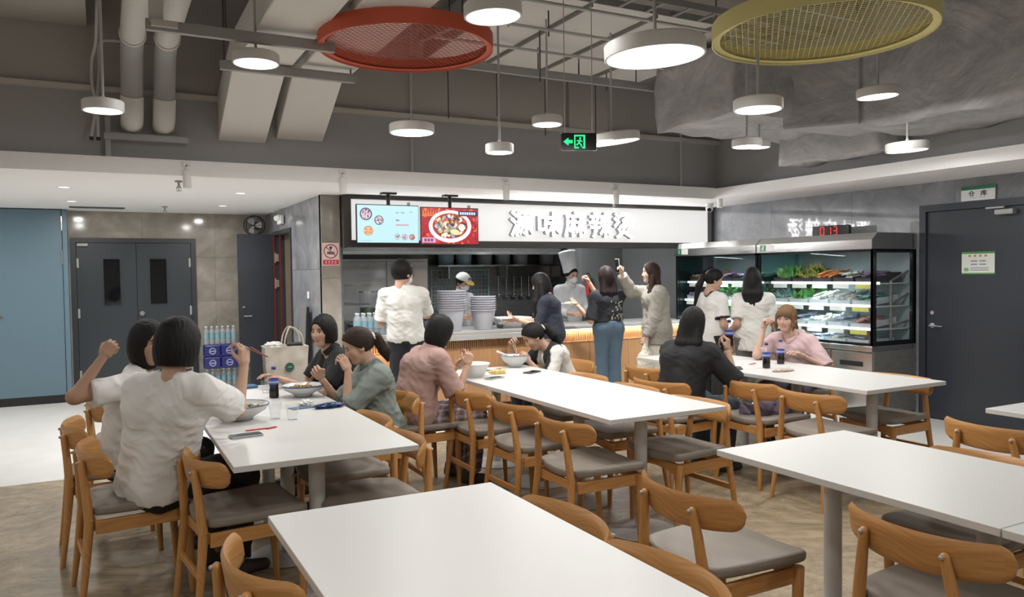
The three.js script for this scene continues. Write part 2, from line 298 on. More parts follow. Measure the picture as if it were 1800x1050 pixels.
{
  const s = thing('pipe_bracket', 'galvanised strut bracket under the two insulated pipes', 'bracket', [0.05, 2.66, -7.2]);
  mesh('channel', [bx(0, 0.64, 0.03, 0.075, -0.03, 0.03), bx(0.02, 0.62, 0.075, 0.085, -0.03, 0.02)], M.galv, s);
  mesh('upright', bx(0.01, 0.05, -0.15, 0.23, -0.07, -0.02), M.galv, s);
}
// galvanised strut channels and threaded rods carrying them
function strut(label, a, b, drop = []) {
  const s = thing('strut_channel', label, 'strut', a); const d = V(...b).sub(V(...a)), L = d.length();
  const c = mesh('channel', [bx(0, L, -0.03, 0.03, -0.022, 0.022), bx(0, L, 0.03, 0.035, -0.03, 0.03)], M.galv, s);
  c.rotation.y = -Math.atan2(d.z, d.x);
  for (const u of drop) mesh('hanger_rod', rod([d.x * u, 0.03, d.z * u], [d.x * u, YC - a[1], d.z * u], 0.006), M.rodDark, s);
  return s;
}
strut('grey strut crossing under the ducts above the left pendant lamp', [0.28, 3.1, -5.3], [1.45, 3.1, -5.3], [0.05, 0.4, 0.95]);
strut('grey strut crossing under the ducts left of the red mesh disc', [0.82, 3.12, -6.15], [1.84, 3.12, -6.15], [0.03, 0.5, 0.97]);
strut('long grey cable channel running diagonally from the round lamp to the picture top', [2.2, 3.35, -5.6], [2.75, 3.35, -3.2], [0.15, 0.6]);
strut('steel strut along the upper wall under the pale duct', [2.8, 3.36, -6.2], [5.0, 3.36, -6.2], [0.1, 0.35, 0.55, 0.85]);
{
  const b = thing('hanger_bracket', 'tall white steel bracket between the insulated pipes at the picture top', 'bracket', [0.34, 3.12, -5.3]);
  mesh('post', bx(-0.04, 0.04, 0, YC - 3.12, -0.03, 0.03, 0.006), M.pipeWhite, b); mesh('foot_plate', bx(-0.03, 0.12, -0.03, 0.01, -0.05, 0.05), M.pipeWhite, b);
}
// wide pale return duct along the upper wall, seen from below
{
  const d = thing('wide_duct', 'wide pale duct panels along the upper wall behind the pendant lamps', 'duct', [2.75, 3.6, -6.9]);
  for (let k = 0; k < 4; k++) mesh('duct_panel', bx(k * 0.62, k * 0.62 + 0.6, 0, 0.25, 0, 1.9, 0.006), M.ductWhite, d);
  mesh('seam_flange', [0, 1, 2, 3, 4].map((k) => bx(k * 0.62 - 0.018, k * 0.62 - 0.002, -0.03, 0.27, 0, 1.9)), M.trayGrey, d);
}
// thin sprinkler pipes and conduits
[[3.42, -5.75, 2.3, 4.65, 'thin grey conduit nearest the upper wall'], [3.45, -5.3, 2.3, 4.65, 'second thin grey conduit from the upper wall'], [3.5, -4.9, 2.3, 5.2, 'third thin grey conduit from the upper wall'], [3.62, -4.45, 2.2, 5.7, 'grey conduit above the large pendant lamp']].forEach(([y, z, a, b, label]) =>
  solo('conduit', rod([0, 0, 0], [b - a, 0, 0], 0.013), M.rodGrey, label, 'conduit', [a, y, z], 0, 'conduits below the slab'));
[[3.72, -4.2, 0.055, 'fat grey pipe above the large pendant lamp'], [3.8, -4.0, 0.045, 'grey pipe beside the fat pipe above the large pendant lamp'], [3.72, -3.7, 0.06, 'thick pipe at the picture top right of centre']].forEach(([y, z, r, label]) =>
  solo('ceiling_pipe', rod([0, 0, 0], [3.6, 0, 0], r, r, 16), M.pipeWhite, label, 'pipe', [2.1, y, z], -0.06, 'pipes below the slab'));
solo('cable_tray', [bx(0, 2.6, 0, 0.05, -0.11, -0.1), bx(0, 2.6, 0, 0.05, 0.1, 0.11), ...Array.from({ length: 11 }, (_, k) => bx(k * 0.25 + 0.02, k * 0.25 + 0.05, 0, 0.01, -0.1, 0.1))], M.trayGrey, 'ladder cable tray above the large pendant lamp', 'cable tray', [2.9, 3.5, -4.65]);
// dark recess between slab ribs
solo('slab_rib', bx(0, 0.35, 0, 0.35, -5.2, 0), M.slab, 'concrete rib of the slab above the flat ducts', 'concrete rib', [2.3, 4.0, -1.6]);
solo('slab_rib', bx(0, 0.35, 0, 0.35, -5.2, 0), M.slab, 'concrete rib of the slab right of centre', 'concrete rib', [4.6, 4.0, -1.6]);
// rods hanging free from the slab
{
  const spots = [[2.3, -5.5, 0.75], [2.55, -5.6, 0.9], [2.9, -5.5, 0.85], [3.15, -5.3, 0.95], [3.3, -5.7, 1.2], [3.6, -5.6, 0.75], [2.75, -4.6, 0.7], [4.2, -6.5, 0.9], [4.6, -6.6, 0.95], [3.5, -6.9, 1.25], [4.05, -6.9, 1.4], [4.7, -6.95, 1.35], [3.0, -6.95, 1.3], [3.9, -3.5, 1.05], [4.0, -3.5, 1.1], [4.1, -3.55, 1.05], [4.22, -3.5, 1.12], [4.35, -3.5, 1.05], [4.5, -3.55, 1.1], [4.62, -3.5, 1.05]];
  spots.forEach(([x, z, l], i) => solo('hanger_rod', rod([0, 0, 0], [0, -l, 0], 0.006, 0.006, 6), M.rodDark, i < 13 ? 'thin dark threaded rod hanging from the slab between the ducts' : 'thin dark rod in the row above the yellow mesh disc', 'rod', [x, YC, z], 0, i < 13 ? 'hanger rods between the ducts' : 'hanger rods above the yellow disc'));
}
// conduits down the upper wall
{
  const c = thing('wall_conduit', 'white conduit bundle bending down the wall at the far left', 'conduit', [-0.02, 0, -7.2]);
  mesh('pipe', tube([[0.05, YC, 0.5], [0.05, 3.75, 0.5], [0.03, 3.4, 0.2], [0.0, 3.3, 0.05], [0, 3.1, 0.0], [0.02, 2.98, 0], [-0.02, 2.7, 0]], 0.014), M.rodGrey, c);
  mesh('pipe', tube([[0.5, 3.42, 0.25], [0.12, 3.44, 0.2], [0.06, 3.43, 0.1], [0.05, 3.25, 0], [0.03, 3.0, 0], [0.03, 2.7, 0]], 0.014), M.rodGrey, c);
  mesh('end_cap', [rod([-0.02, 2.7, 0], [-0.02, 2.675, 0], 0.016), rod([0.03, 2.7, 0], [0.03, 2.675, 0], 0.016)], M.black, c);
}
solo('feeder_rod', rod([0, 0, 0], [0, 1.75, 0], 0.011), M.rodGrey, 'thin white rod from the beam to the slab below the red mesh disc', 'rod', [2.73, 2.55, -7.24]);
solo('feeder_rod', rod([0, 0, 0], [0, 0.9, 0], 0.011), M.rodGrey, 'thin white rod from the beam beside the big wrapped duct', 'rod', [6.1, 2.55, -7.24]);
solo('wall_pilaster', bx(0, 0.5, 0, 0.95, 0, 0.05), M.upperWallHigh, 'shallow raised pilaster on the upper wall behind the exit sign', 'pilaster', [4.55, 3.13, -7.285]);
// big wrapped duct in the top right: a cross run, a taper and a long run to the camera
{
  const d = thing('wrapped_duct', 'huge grey plaster wrapped duct across the upper right', 'duct', [4.8, 0, -6.07]);
  const soft = (g) => { const q = mergeVertices(g); const p = q.attributes.position; for (let i = 0; i < p.count; i++) { const x = p.getX(i), y = p.getY(i), z = p.getZ(i); p.setXYZ(i, x + 0.02 * n3(x * 3, y * 3, z * 3), y + 0.025 * n3(x * 2.2 + 9, y * 2, z * 2.2), z + 0.02 * n3(x * 3, y * 3 + 5, z * 3)); } q.computeVertexNormals(); return uvBox(q); };
  const fine = (w, h, l, x, y, z) => { const g = new THREE.BoxGeometry(w, h, l, Math.ceil(w / 0.08), Math.ceil(h / 0.08), Math.ceil(l / 0.08)); g.deleteAttribute('uv'); g.deleteAttribute('normal'); g.translate(x, y, z); return soft(g); };
  mesh('cross_run', fine(1.85, 0.62, 1.07, 0.93, 3.21, 0.535), M.ductWrap, d);
  mesh('taper', (() => { const s = new THREE.Shape([new THREE.Vector2(0.66, -1.02), new THREE.Vector2(1.02, -1.48), new THREE.Vector2(1.85, -1.48), new THREE.Vector2(1.85, -1.02)]); const g = new THREE.ExtrudeGeometry(s, { depth: 1.4, bevelEnabled: true, bevelSize: 0.02, bevelThickness: 0.03, bevelSegments: 2 }); g.rotateX(-Math.PI / 2); g.translate(0, 2.83, 0); return uvBox(g); })(), M.ductWrap, d);
  mesh('long_run', fine(0.86, 1.5, 6.4, 1.47, 3.5, 4.66), M.ductWrap, d);
  mesh('lower_branch', fine(0.4, 0.3, 1.2, 1.7, 2.8, 0.75), M.ductWrap, d);
}

// ---------------------------------------------------------------- lamps
// round pendant lamps
function pendant(label, x, y, z, dia, tilt = 0, hang = YC) {
  const p = thing('pendant_lamp', label, 'lamp', [x, y, z], 0, 'round pendant lamps'), r = dia / 2, h = dia > 0.45 ? 0.075 : 0.07;
  const body = mesh('housing', lathe([[0, h], [r - 0.008, h], [r, h - 0.008], [r, 0.004], [r - 0.004, 0], [r - 0.012, 0.002]], 48), M.lampBody, p);
  const face = mesh('diffuser', at(lathe([[0, -0.001], [r - 0.014, 0], [r - 0.01, 0.004], [0, 0.004]], 48), 0, 0, 0), M.lampFace, p);
  mesh('cord', rod([0, h, 0], [0, hang - y, 0], 0.009, 0.009, 8), M.rodGrey, p);
  mesh('ferrule', rod([0, h, 0], [0, h + 0.03, 0], 0.016, 0.012), M.lampBody, p);
  if (tilt) { body.rotation.z = tilt; face.rotation.z = tilt; }
  const s = dia * 0.86; areaLight(x, y - 0.012, z, s, s, lampColour, PENDANT * (dia > 0.45 ? 0.6 : 1), [x, 0, z]);
  return p;
}
pendant('round pendant lamp at the far left beside the insulated pipes', 0.04, 2.63, -5.71, 0.25);
pendant('round pendant lamp below the flat white ducts', 0.94, 2.95, -5.36, 0.3);
pendant('round pendant lamp cut by the picture top right of the red disc', 1.81, 2.86, -3.6, 0.3, 0.04);
pendant('largest round pendant lamp, left of the yellow mesh disc', 2.46, 2.61, -3.11, 0.5, 0.05);
pendant('round pendant lamp hanging below the red mesh disc', 2.17, 2.65, -5.75, 0.35);
pendant('small low pendant lamp right of the one below the red disc', 2.75, 2.48, -5.39, 0.22);
pendant('small pendant lamp left of the green exit sign', 3.24, 2.75, -5.49, 0.25);
pendant('wide pendant lamp partly hidden behind the green exit sign', 3.92, 2.66, -5.56, 0.5, 0.13);
pendant('round pendant lamp hanging below the left part of the yellow disc', 3.63, 2.54, -3.58, 0.3);
pendant('round pendant lamp hanging below the right part of the yellow disc', 5.21, 2.84, -3.93, 0.3, 0.05);
pendant('lower pendant lamp overlapping another in front of the wrapped duct', 4.86, 2.59, -4.92, 0.25);
pendant('small pendant lamp half hidden behind the lower one by the wrapped duct', 5.42, 2.68, -5.33, 0.2, 0.02, 2.9);
pendant('pendant lamp low in front of the soffit near the store room door', 5.88, 2.51, -4.16, 0.327, 0.05, 2.76);
// more of the same behind the camera
for (const [x, z] of [[-2.2, -4.6], [-2.2, -1.6], [0.4, -1.2], [4.6, -1.0], [2.4, 0.9], [-1.0, 1.6], [5.2, 1.8]]) pendant('round pendant lamp over the tables outside the picture', x, 2.8, z, 0.35);

// recessed downlights
[[-0.29, -8.52, 'recessed downlight nearest the beam at the left'], [-0.27, -10.05, 'recessed downlight above the blue door'], [1.31, -8.53, 'recessed downlight nearest the beam left of the pillar'], [1.34, -10.11, 'recessed downlight in front of the open door'], [-2.0, -8.5, 'recessed downlight outside the picture at the far left'], [-2.0, -10.0, 'recessed downlight outside the picture near the blue wall']].forEach(([x, z, label]) => {
  const d = thing('downlight', label, 'lamp', [x, LOW, z], 0, 'recessed downlights');
  mesh('trim_ring', lathe([[0.05, 0.004], [0.05, -0.004], [0.062, -0.005], [0.066, 0]], 28), M.white, d);
  mesh('lens', at(new THREE.CircleGeometry(0.05, 24), 0, -0.001, 0, 0, Math.PI / 2), M.lampFace, d);
  areaLight(x, LOW - 0.012, z, 0.085, 0.085, lampColour, DOWNLIGHT * 8.5, [x, 0, z]);
});
// spot lights on the beam
[[0.67, 'white cylinder spotlight under the beam at the left'], [2.02, 'white cylinder spotlight in front of the stone pillar'], [3.74, 'white cylinder spotlight left of the sign lettering'], [5.13, 'white cylinder spotlight over the sign lettering'], [6.66, 'white cylinder spotlight in the corner by the fridge wall']].forEach(([x, label]) => {
  const s = thing('spotlight', label, 'lamp', [x, 2.31, -7.19], 0, 'cylinder spotlights on the beam');
  mesh('canister', at(lathe([[0.026, 0.006], [0.033, 0], [0.034, 0.004], [0.034, 0.15], [0.03, 0.155], [0, 0.155]], 24), 0, 0, 0), M.white, s);
  mesh('lens', at(new THREE.CircleGeometry(0.027, 20), 0, 0.008, 0, 0, Math.PI / 2), M.lampFace, s);
  mesh('arm', [bx(-0.008, 0.008, 0.14, 0.2, -0.012, -0.002), bx(-0.03, 0.03, 0.19, 0.225, -0.022, -0.002)], M.white, s);
  const l = new THREE.SpotLight(lampColour, 9, 8, 0.75, 0.6, 2); l.position.set(x, 2.3, -7.19); l.target.position.set(x, 0, -7.9); l.castShadow = true; l.shadow.radius = 1.4; scene.add(l, l.target);
});
// sprinkler, vent and smoke detector on the low ceiling
for (const [x, z, label] of [[0.71, -10.41, 'fire sprinkler head on the ceiling before the double door'], [0.64, -7.62, 'fire sprinkler head on the low ceiling beside the left spotlight'], [5.6, -7.9, 'tiny sprinkler head on the ceiling over the shop sign']]) {
  const s = thing('sprinkler', label, 'sprinkler', [x, LOW, z], 0, 'sprinkler heads');
  mesh('escutcheon', at(cyl(0.03, 0.035, 0.012), 0, -0.006, 0), M.galv, s);
  mesh('head', [at(cyl(0.01, 0.012, 0.05), 0, -0.035, 0), rod([0.012, -0.05, 0], [0.02, -0.075, 0], 0.004), rod([-0.012, -0.05, 0], [-0.02, -0.075, 0], 0.004), at(cyl(0.024, 0.024, 0.004), 0, -0.09, 0), rod([0, -0.06, 0], [0, -0.09, 0], 0.004)], M.galv, s);
}
solo('air_vent', [bx(-0.3, 0.3, -0.012, 0, -0.05, 0.05), ...[-0.03, 0, 0.03].map((z) => bx(-0.28, 0.28, -0.016, -0.01, z - 0.004, z + 0.004))], std(lin(0.12, 0.12, 0.12), 0.7), 'narrow dark slot vent in the ceiling above the double door', 'vent', [-0.02, LOW, -10.78]);
{
  const c = thing('security_camera', 'small white dome security camera in the corner by the shop sign', 'camera', [7.0, LOW, -7.75]);
  mesh('base', at(cyl(0.05, 0.055, 0.03, 24), 0, -0.015, 0), M.white, c);
  mesh('ball', at(new THREE.SphereGeometry(0.05, 22, 16), -0.01, -0.065, 0.01), M.white, c);
  mesh('lens', at(cyl(0.028, 0.028, 0.02, 20), -0.035, -0.085, 0.035, -0.7, Math.PI / 2 + 0.5), M.blackGloss, c);
}
// mesh discs: rim, expanded metal and suspension wires
function meshDisc(label, mat, x, y, z, r, step, tiltX, tiltZ) {
  const d = thing('mesh_disc', label, 'ceiling disc', [x, y, z]), H2 = 0.1, t = new THREE.Group();
  const rim = mesh('rim', lathe([[r - 0.006, 0], [r, 0], [r, H2], [r - 0.006, H2], [r - 0.006, 0.02], [r - 0.045, 0.02], [r - 0.045, 0.014], [r - 0.006, 0.014], [r - 0.006, 0]], 72), mat, d);
  // strands of expanded metal as flat ribbons woven from zigzags
  const pos = [], idx = []; const w = 0.0019, hh = 0.003;
  const bar = (x0, z0, x1, z1) => {
    const L = Math.hypot(x1 - x0, z1 - z0), nx = -(z1 - z0) / L * w, nz = (x1 - x0) / L * w, b = pos.length / 3;
    for (const [px, pz] of [[x0, z0], [x1, z1]]) pos.push(px + nx, 0.03, pz + nz, px - nx, 0.03, pz - nz, px - nx, 0.03 + hh, pz - nz, px + nx, 0.03 + hh, pz + nz);
    for (let k = 0; k < 4; k++) { const m = (k + 1) % 4; idx.push(b + k, b + m, b + 4 + m, b + k, b + 4 + m, b + 4 + k); }
  };
  const sx = step, sz = step * 0.5; let row = 0;
  for (let pz = -r; pz < r; pz += sz, row++) for (let px = -r + (row % 2 ? sx / 2 : 0); px < r; px += sx) {
    const in_ = (a, b) => Math.hypot(a, b) < r - 0.006;
    if (in_(px, pz) && in_(px + sx / 2, pz + sz)) bar(px, pz, px + sx / 2, pz + sz);
    if (in_(px, pz) && in_(px - sx / 2, pz + sz)) bar(px, pz, px - sx / 2, pz + sz);
  }
  const g = new THREE.BufferGeometry(); g.setAttribute('position', new THREE.Float32BufferAttribute(pos, 3)); g.setIndex(idx); g.computeVertexNormals();
  const m = mesh('expanded_metal', g, mat, d); m.userData.kind = 'stuff';
  for (const a of [0.5, 2.6, 4.7]) mesh('suspension_wire', rod([Math.cos(a) * (r - 0.02), H2, Math.sin(a) * (r - 0.02)], [Math.cos(a) * (r - 0.02), YC - y - 0.002, Math.sin(a) * (r - 0.02)], 0.003, 0.003, 5), M.rodGrey, d);
  return d;
}
meshDisc('large red ring with expanded metal mesh hanging below the ceiling', M.red, 1.91, 3.1, -5.14, 0.6, 0.05);
meshDisc('large yellow ring with expanded metal mesh hanging below the ceiling', M.yellow, 3.63, 2.86, -3.1, 0.6, 0.046);
// exit sign
{
  const s = thing('exit_sign', 'dark hanging exit sign with green arrow and running figure', 'exit sign', [3.07, 2.49, -4.76], -0.42); s.scale.setScalar(0.833);
  mesh('panel', bx(-0.155, 0.155, -0.075, 0.075, -0.012, 0.012, 0.004), M.blackGloss, s);
  const green = std(lin(0.0, 0.3, 0.1), 0.5, { emissive: lin(0.02, 1, 0.3), emissiveIntensity: 1.0 });
  const arrow = new THREE.Shape([[-0.135, 0], [-0.09, 0.034], [-0.09, 0.014], [-0.055, 0.014], [-0.055, -0.014], [-0.09, -0.014], [-0.09, -0.034]].map((p) => new THREE.Vector2(...p)));
  mesh('arrow', at(new THREE.ExtrudeGeometry(arrow, { depth: 0.003, bevelEnabled: false }), 0, 0, 0.012), green, s);
  mesh('door_pictogram', [bx(-0.04, 0.055, 0.045, 0.058, 0.012, 0.015), bx(-0.04, -0.03, -0.058, 0.058, 0.012, 0.015), bx(0.04, 0.055, -0.058, 0.058, 0.012, 0.015), bx(-0.04, 0.0, -0.058, -0.045, 0.012, 0.015), bx(0.03, 0.055, -0.058, -0.045, 0.012, 0.015)], green, s);
  const limb = (a, b, w) => at(bx(0, Math.hypot(b[0] - a[0], b[1] - a[1]), -w, w, 0.012, 0.015), 0, 0, 0, 0, 0, Math.atan2(b[1] - a[1], b[0] - a[0])).translate(a[0], a[1], 0);
  mesh('running_figure', [limb([0.01, 0.012], [0.0, -0.012], 0.007), limb([0.0, -0.012], [-0.022, -0.03], 0.005), limb([0.0, -0.012], [0.02, -0.025], 0.005), limb([0.02, -0.025], [0.024, -0.045], 0.005), limb([0.01, 0.012], [-0.018, 0.006], 0.004), limb([0.01, 0.012], [0.03, 0.0], 0.004), at(new THREE.SphereGeometry(0.009, 12, 8), 0.012, 0.028, 0.012)], green, s);
  mesh('hanger', [rod([-0.12, 0.075, 0], [-0.12, 2.23, 0], 0.004), rod([0.12, 0.075, 0], [0.12, 2.23, 0], 0.004)], M.rodGrey, s);
}
// ---------------------------------------------------------------- shop sign
const GLYPH = {   // strokes on a 100 x 100 grid, y down
  yuan: [[8, 10, 23, 22], [4, 36, 18, 47], [6, 94, 23, 60], [32, 12, 97, 12], [36, 12, 34, 56, 25, 95], [65, 15, 59, 28], [46, 28, 87, 28, 87, 58, 46, 58, 46, 28], [46, 43, 87, 43], [66, 58, 66, 92, 57, 87], [50, 67, 40, 86], [80, 67, 93, 86]],
  wei: [[6, 26, 34, 26, 34, 72, 6, 72, 6, 26], [48, 28, 90, 28], [40, 48, 98, 48], [69, 6, 69, 96], [66, 50, 54, 73, 38, 85], [72, 50, 83, 70, 98, 82]],
  ma: [[52, 3, 58, 14], [12, 18, 97, 18], [17, 18, 16, 56, 6, 96], [26, 42, 55, 42], [40, 28, 40, 96], [40, 46, 26, 76], [40, 46, 53, 68], [60, 42, 97, 42], [77, 28, 77, 96], [76, 46, 58, 80], [78, 46, 97, 80]],
  la: [[25, 3, 29, 14], [6, 18, 49, 18], [16, 24, 20, 36], [40, 24, 34, 38], [2, 42, 53, 42], [8, 60, 47, 60], [27, 42, 27, 84, 20, 97], [56, 18, 98, 18], [77, 3, 77, 97], [60, 32, 95, 32, 95, 54, 60, 54, 60, 32], [74, 56, 56, 85], [80, 56, 98, 85]],
  tang: [[10, 5, 22, 14], [6, 24, 18, 32], [8, 54, 24, 36], [34, 9, 82, 9, 46, 30, 93, 30, 89, 57, 79, 52], [66, 32, 34, 57], [81, 32, 56, 59], [26, 66, 35, 80], [76, 63, 65, 78], [50, 58, 48, 78, 18, 98], [50, 77, 86, 98]],
  cang: [[50, 5, 8, 48], [50, 5, 94, 46], [32, 44, 70, 44, 68, 64, 60, 62], [32, 44, 32, 86, 76, 88, 78, 74]],
  ku: [[52, 3, 58, 13], [14, 18, 95, 18], [18, 18, 16, 60, 6, 95], [32, 36, 84, 36], [56, 26, 38, 57, 90, 57], [28, 76, 97, 76], [62, 46, 62, 98]],
};
function glyphGeo(name, size, w, depth, z = 0) {
  const out = [];
  for (const st of GLYPH[name]) for (let i = 0; i < st.length - 2; i += 2) {
    const k = size / 100, ax = st[i] * k, ay = -st[i + 1] * k, b0 = st[i + 2] * k, b1 = -st[i + 3] * k, L = Math.hypot(b0 - ax, b1 - ay);
    const g = new THREE.BoxGeometry(L + w * 0.8, w, depth); g.rotateZ(Math.atan2(b1 - ay, b0 - ax)); g.translate((ax + b0) / 2, (ay + b1) / 2, z + depth / 2); out.push(g);
  }
  return mergeGeometries(out.map((g) => g.toNonIndexed()));
}
function drawGlyph(c, name, x, y, s, lw, colour) { c.strokeStyle = colour; c.lineWidth = lw; c.lineCap = 'round'; for (const st of GLYPH[name]) { c.beginPath(); c.moveTo(x + st[0] * s / 100, y + st[1] * s / 100); for (let i = 2; i < st.length; i += 2) c.lineTo(x + st[i] * s / 100, y + st[i + 1] * s / 100); c.stroke(); } }
{
  const s = thing('shop_sign', 'long glowing white shop sign with raised white Chinese characters in a dark frame', 'sign', [0, 0, -8.3]);
  const face = std(lin(0.3, 0.3, 0.3), 0.6, { emissive: lin(1, 0.99, 0.97), emissiveIntensity: SIGN_FACE });
  mesh('light_panel', bx(2.4, 7.46, 1.93, 2.375, -0.1, 0.0), face, s);
  mesh('frame', [bx(2.32, 7.5, 2.375, 2.415, -0.1, 0.075), bx(2.32, 7.5, 1.855, 1.93, -0.1, 0.05), bx(2.32, 2.4, 1.93, 2.375, -0.1, 0.06), bx(7.46, 7.5, 1.93, 2.375, -0.1, 0.075)], std(lin(0.05, 0.045, 0.042), 0.4), s);
  const glow = std(0xffffff, 0.5, { emissive: lin(1, 1, 1), emissiveIntensity: SIGN_LETTER });
  ['yuan', 'wei', 'ma', 'la', 'tang'].forEach((n, i) => {
    const l = mesh('letter', glyphGeo(n, 0.315, 0.034, 0.07, 0.02), std(lin(0.36, 0.365, 0.38), 0.6), s); l.position.set(4.33 + i * 0.372, 2.305, 0);
    mesh('letter_face', glyphGeo(n, 0.315, 0.033, 0.004, 0.0902), glow, l);
    mesh('stand_off', [[0.1, -0.1], [0.22, -0.25]].map(([x, y]) => rod([x, y, 0], [x, y, 0.025], 0.006)), M.galv, l);
  });
  areaLight(4.93, 2.15, -8.2, 5.0, 0.4, lin(1, 0.99, 0.97), 1.6, [4.93, 2.15, 0]);
  areaLight(5.25, 2.15, -8.215, 1.85, 0.3, lin(1, 1, 1), 1.8, [5.25, 2.15, 0]);
}
// ---------------------------------------------------------------- menu screens
const screen1 = canvasTex(512, 300, (c, w, h) => {
  c.fillStyle = '#bfe6ef'; c.fillRect(0, 0, w, h);
  const dish = (x, y, r, rim, fill) => { c.fillStyle = rim; c.beginPath(); c.arc(x, y, r, 0, 7); c.fill(); c.fillStyle = fill; c.beginPath(); c.arc(x, y, r * 0.8, 0, 7); c.fill(); for (let k = 0; k < 46; k++) { const a = rnd() * 6.3, q = r * 0.7 * Math.sqrt(rnd()); c.fillStyle = ['#7d5b70', '#e8dce8', '#b07a8c', '#54405a', '#d8b8b8'][k % 5]; c.beginPath(); c.arc(x + Math.cos(a) * q, y + Math.sin(a) * q, r * 0.12, 0, 7); c.fill(); } };
  dish(72, 72, 50, '#5b4a63', '#d9cfe0'); dish(178, 120, 38, '#4c6b67', '#f0e0ea');
  const dish2 = (x, y, r, col) => { c.fillStyle = col; c.beginPath(); c.arc(x, y, r, 0, 7); c.fill(); for (let k = 0; k < 20; k++) { const a = rnd() * 6.3, q = r * 0.8 * Math.sqrt(rnd()); c.fillStyle = ['#f0cdb0', '#c98a5c', '#e8b98c'][k % 3]; c.beginPath(); c.arc(x + Math.cos(a) * q, y + Math.sin(a) * q, r * 0.16, 0, 7); c.fill(); } };
  dish2(90, 205, 40, '#d79b6c'); dish(330, 250, 24, '#7fb0a8', '#e9f2ee'); dish(392, 254, 25, '#a98fb0', '#efe0ea'); dish(455, 254, 25, '#b56a60', '#d88878');
  c.fillStyle = '#8fa9b8'; [[320, 52, 26], [362, 52, 34], [440, 46, 18]].forEach(([x, y, l]) => c.fillRect(x, y, l, 8)); c.fillStyle = '#8a8f98'; c.fillRect(318, 112, 30, 12); c.fillStyle = '#c9a6a6'; c.fillRect(318, 150, 110, 12); c.fillStyle = '#a9cad6'; c.fillRect(24, 282, 90, 6);
});
const screen2 = canvasTex(512, 300, (c, w, h) => {
  c.fillStyle = '#b0202c'; c.fillRect(0, 0, w, h);
  for (let k = 0; k < 120; k++) { c.fillStyle = ['#d8404a', '#8e1220', '#e07a3a', '#c02f3c'][k % 4]; c.beginPath(); c.ellipse(rnd() * w, rnd() * h, 6 + rnd() * 16, 4 + rnd() * 10, rnd() * 3, 0, 7); c.fill(); }
  c.fillStyle = '#d77a3a'; for (let k = 0; k < 7; k++) { c.beginPath(); c.moveTo(6 + k * 22, 70); c.lineTo(18 + k * 22, 6); c.lineTo(30 + k * 22, 70); c.fill(); }
  c.fillStyle = '#f3edf2'; c.beginPath(); c.ellipse(256, 152, 192, 136, 0, 0, 7); c.fill();
  c.fillStyle = '#b53a20'; c.beginPath(); c.ellipse(256, 148, 158, 106, 0, 0, 7); c.fill();
  for (let k = 0; k < 170; k++) { const a = rnd() * 6.3, q = Math.sqrt(rnd()); c.fillStyle = ['#e9e2d0', '#6b5a78', '#7c2f24', '#d8c27a', '#9fb0c0', '#d9563c', '#f5efe2', '#4c3b44', '#7fa46a'][k % 9]; c.beginPath(); c.ellipse(256 + Math.cos(a) * q * 140, 148 + Math.sin(a) * q * 92, 8 + rnd() * 18, 6 + rnd() * 10, rnd() * 3, 0, 7); c.fill(); }
  c.fillStyle = '#f4efe6'; c.beginPath(); c.arc(360, 160, 30, 0, 7); c.fill(); c.fillStyle = '#efe3a8'; c.beginPath(); c.ellipse(300, 200, 44, 24, 0.2, 0, 7); c.fill();
  c.fillStyle = '#27305a'; c.fillRect(330, 18, 176, 46); c.fillStyle = '#dfe6f2'; for (let k = 0; k < 7; k++) c.fillRect(345 + k * 21, 30, 15, 22);
  c.fillStyle = '#d9a6c8'; c.fillRect(4, 246, 120, 44); c.fillStyle = '#7c4a78'; for (let k = 0; k < 3; k++) c.fillRect(24 + k * 28, 256, 20, 24);
});
function menuScreen(label, x, y, z, map, turn) {
  const s = thing('menu_screen', label, 'screen', [x, y, z], turn, 'menu screens over the counter');
  mesh('casing', bx(-0.345, 0.345, -0.205, 0.205, -0.035, 0, 0.006), M.black, s);
  const pl = new THREE.PlaneGeometry(0.676, 0.392); mesh('screen_panel', at(pl, 0, 0, 0.0015), std(lin(0.02, 0.02, 0.02), 0.25, { emissive: 0xffffff, emissiveMap: map, emissiveIntensity: 1.0 }), s);
  mesh('ceiling_pole', [rod([0.02, 0.15, -0.05], [0.02, LOW - y, -0.05], 0.02), bx(-0.06, 0.1, LOW - y - 0.02, LOW - y, -0.09, 0), bx(-0.06, 0.1, -0.1, 0.16, -0.06, -0.035)], M.black, s);
  mesh('bracket', bx(0.22, 0.25, 0.2, 0.235, -0.03, -0.01), M.galv, s);
}
menuScreen('left menu screen with dishes on a pale blue picture', 2.7, 2.085, -7.9, screen1, 0.0);
menuScreen('right menu screen showing a red soup bowl', 3.41, 2.075, -7.9, screen2, 0.0);
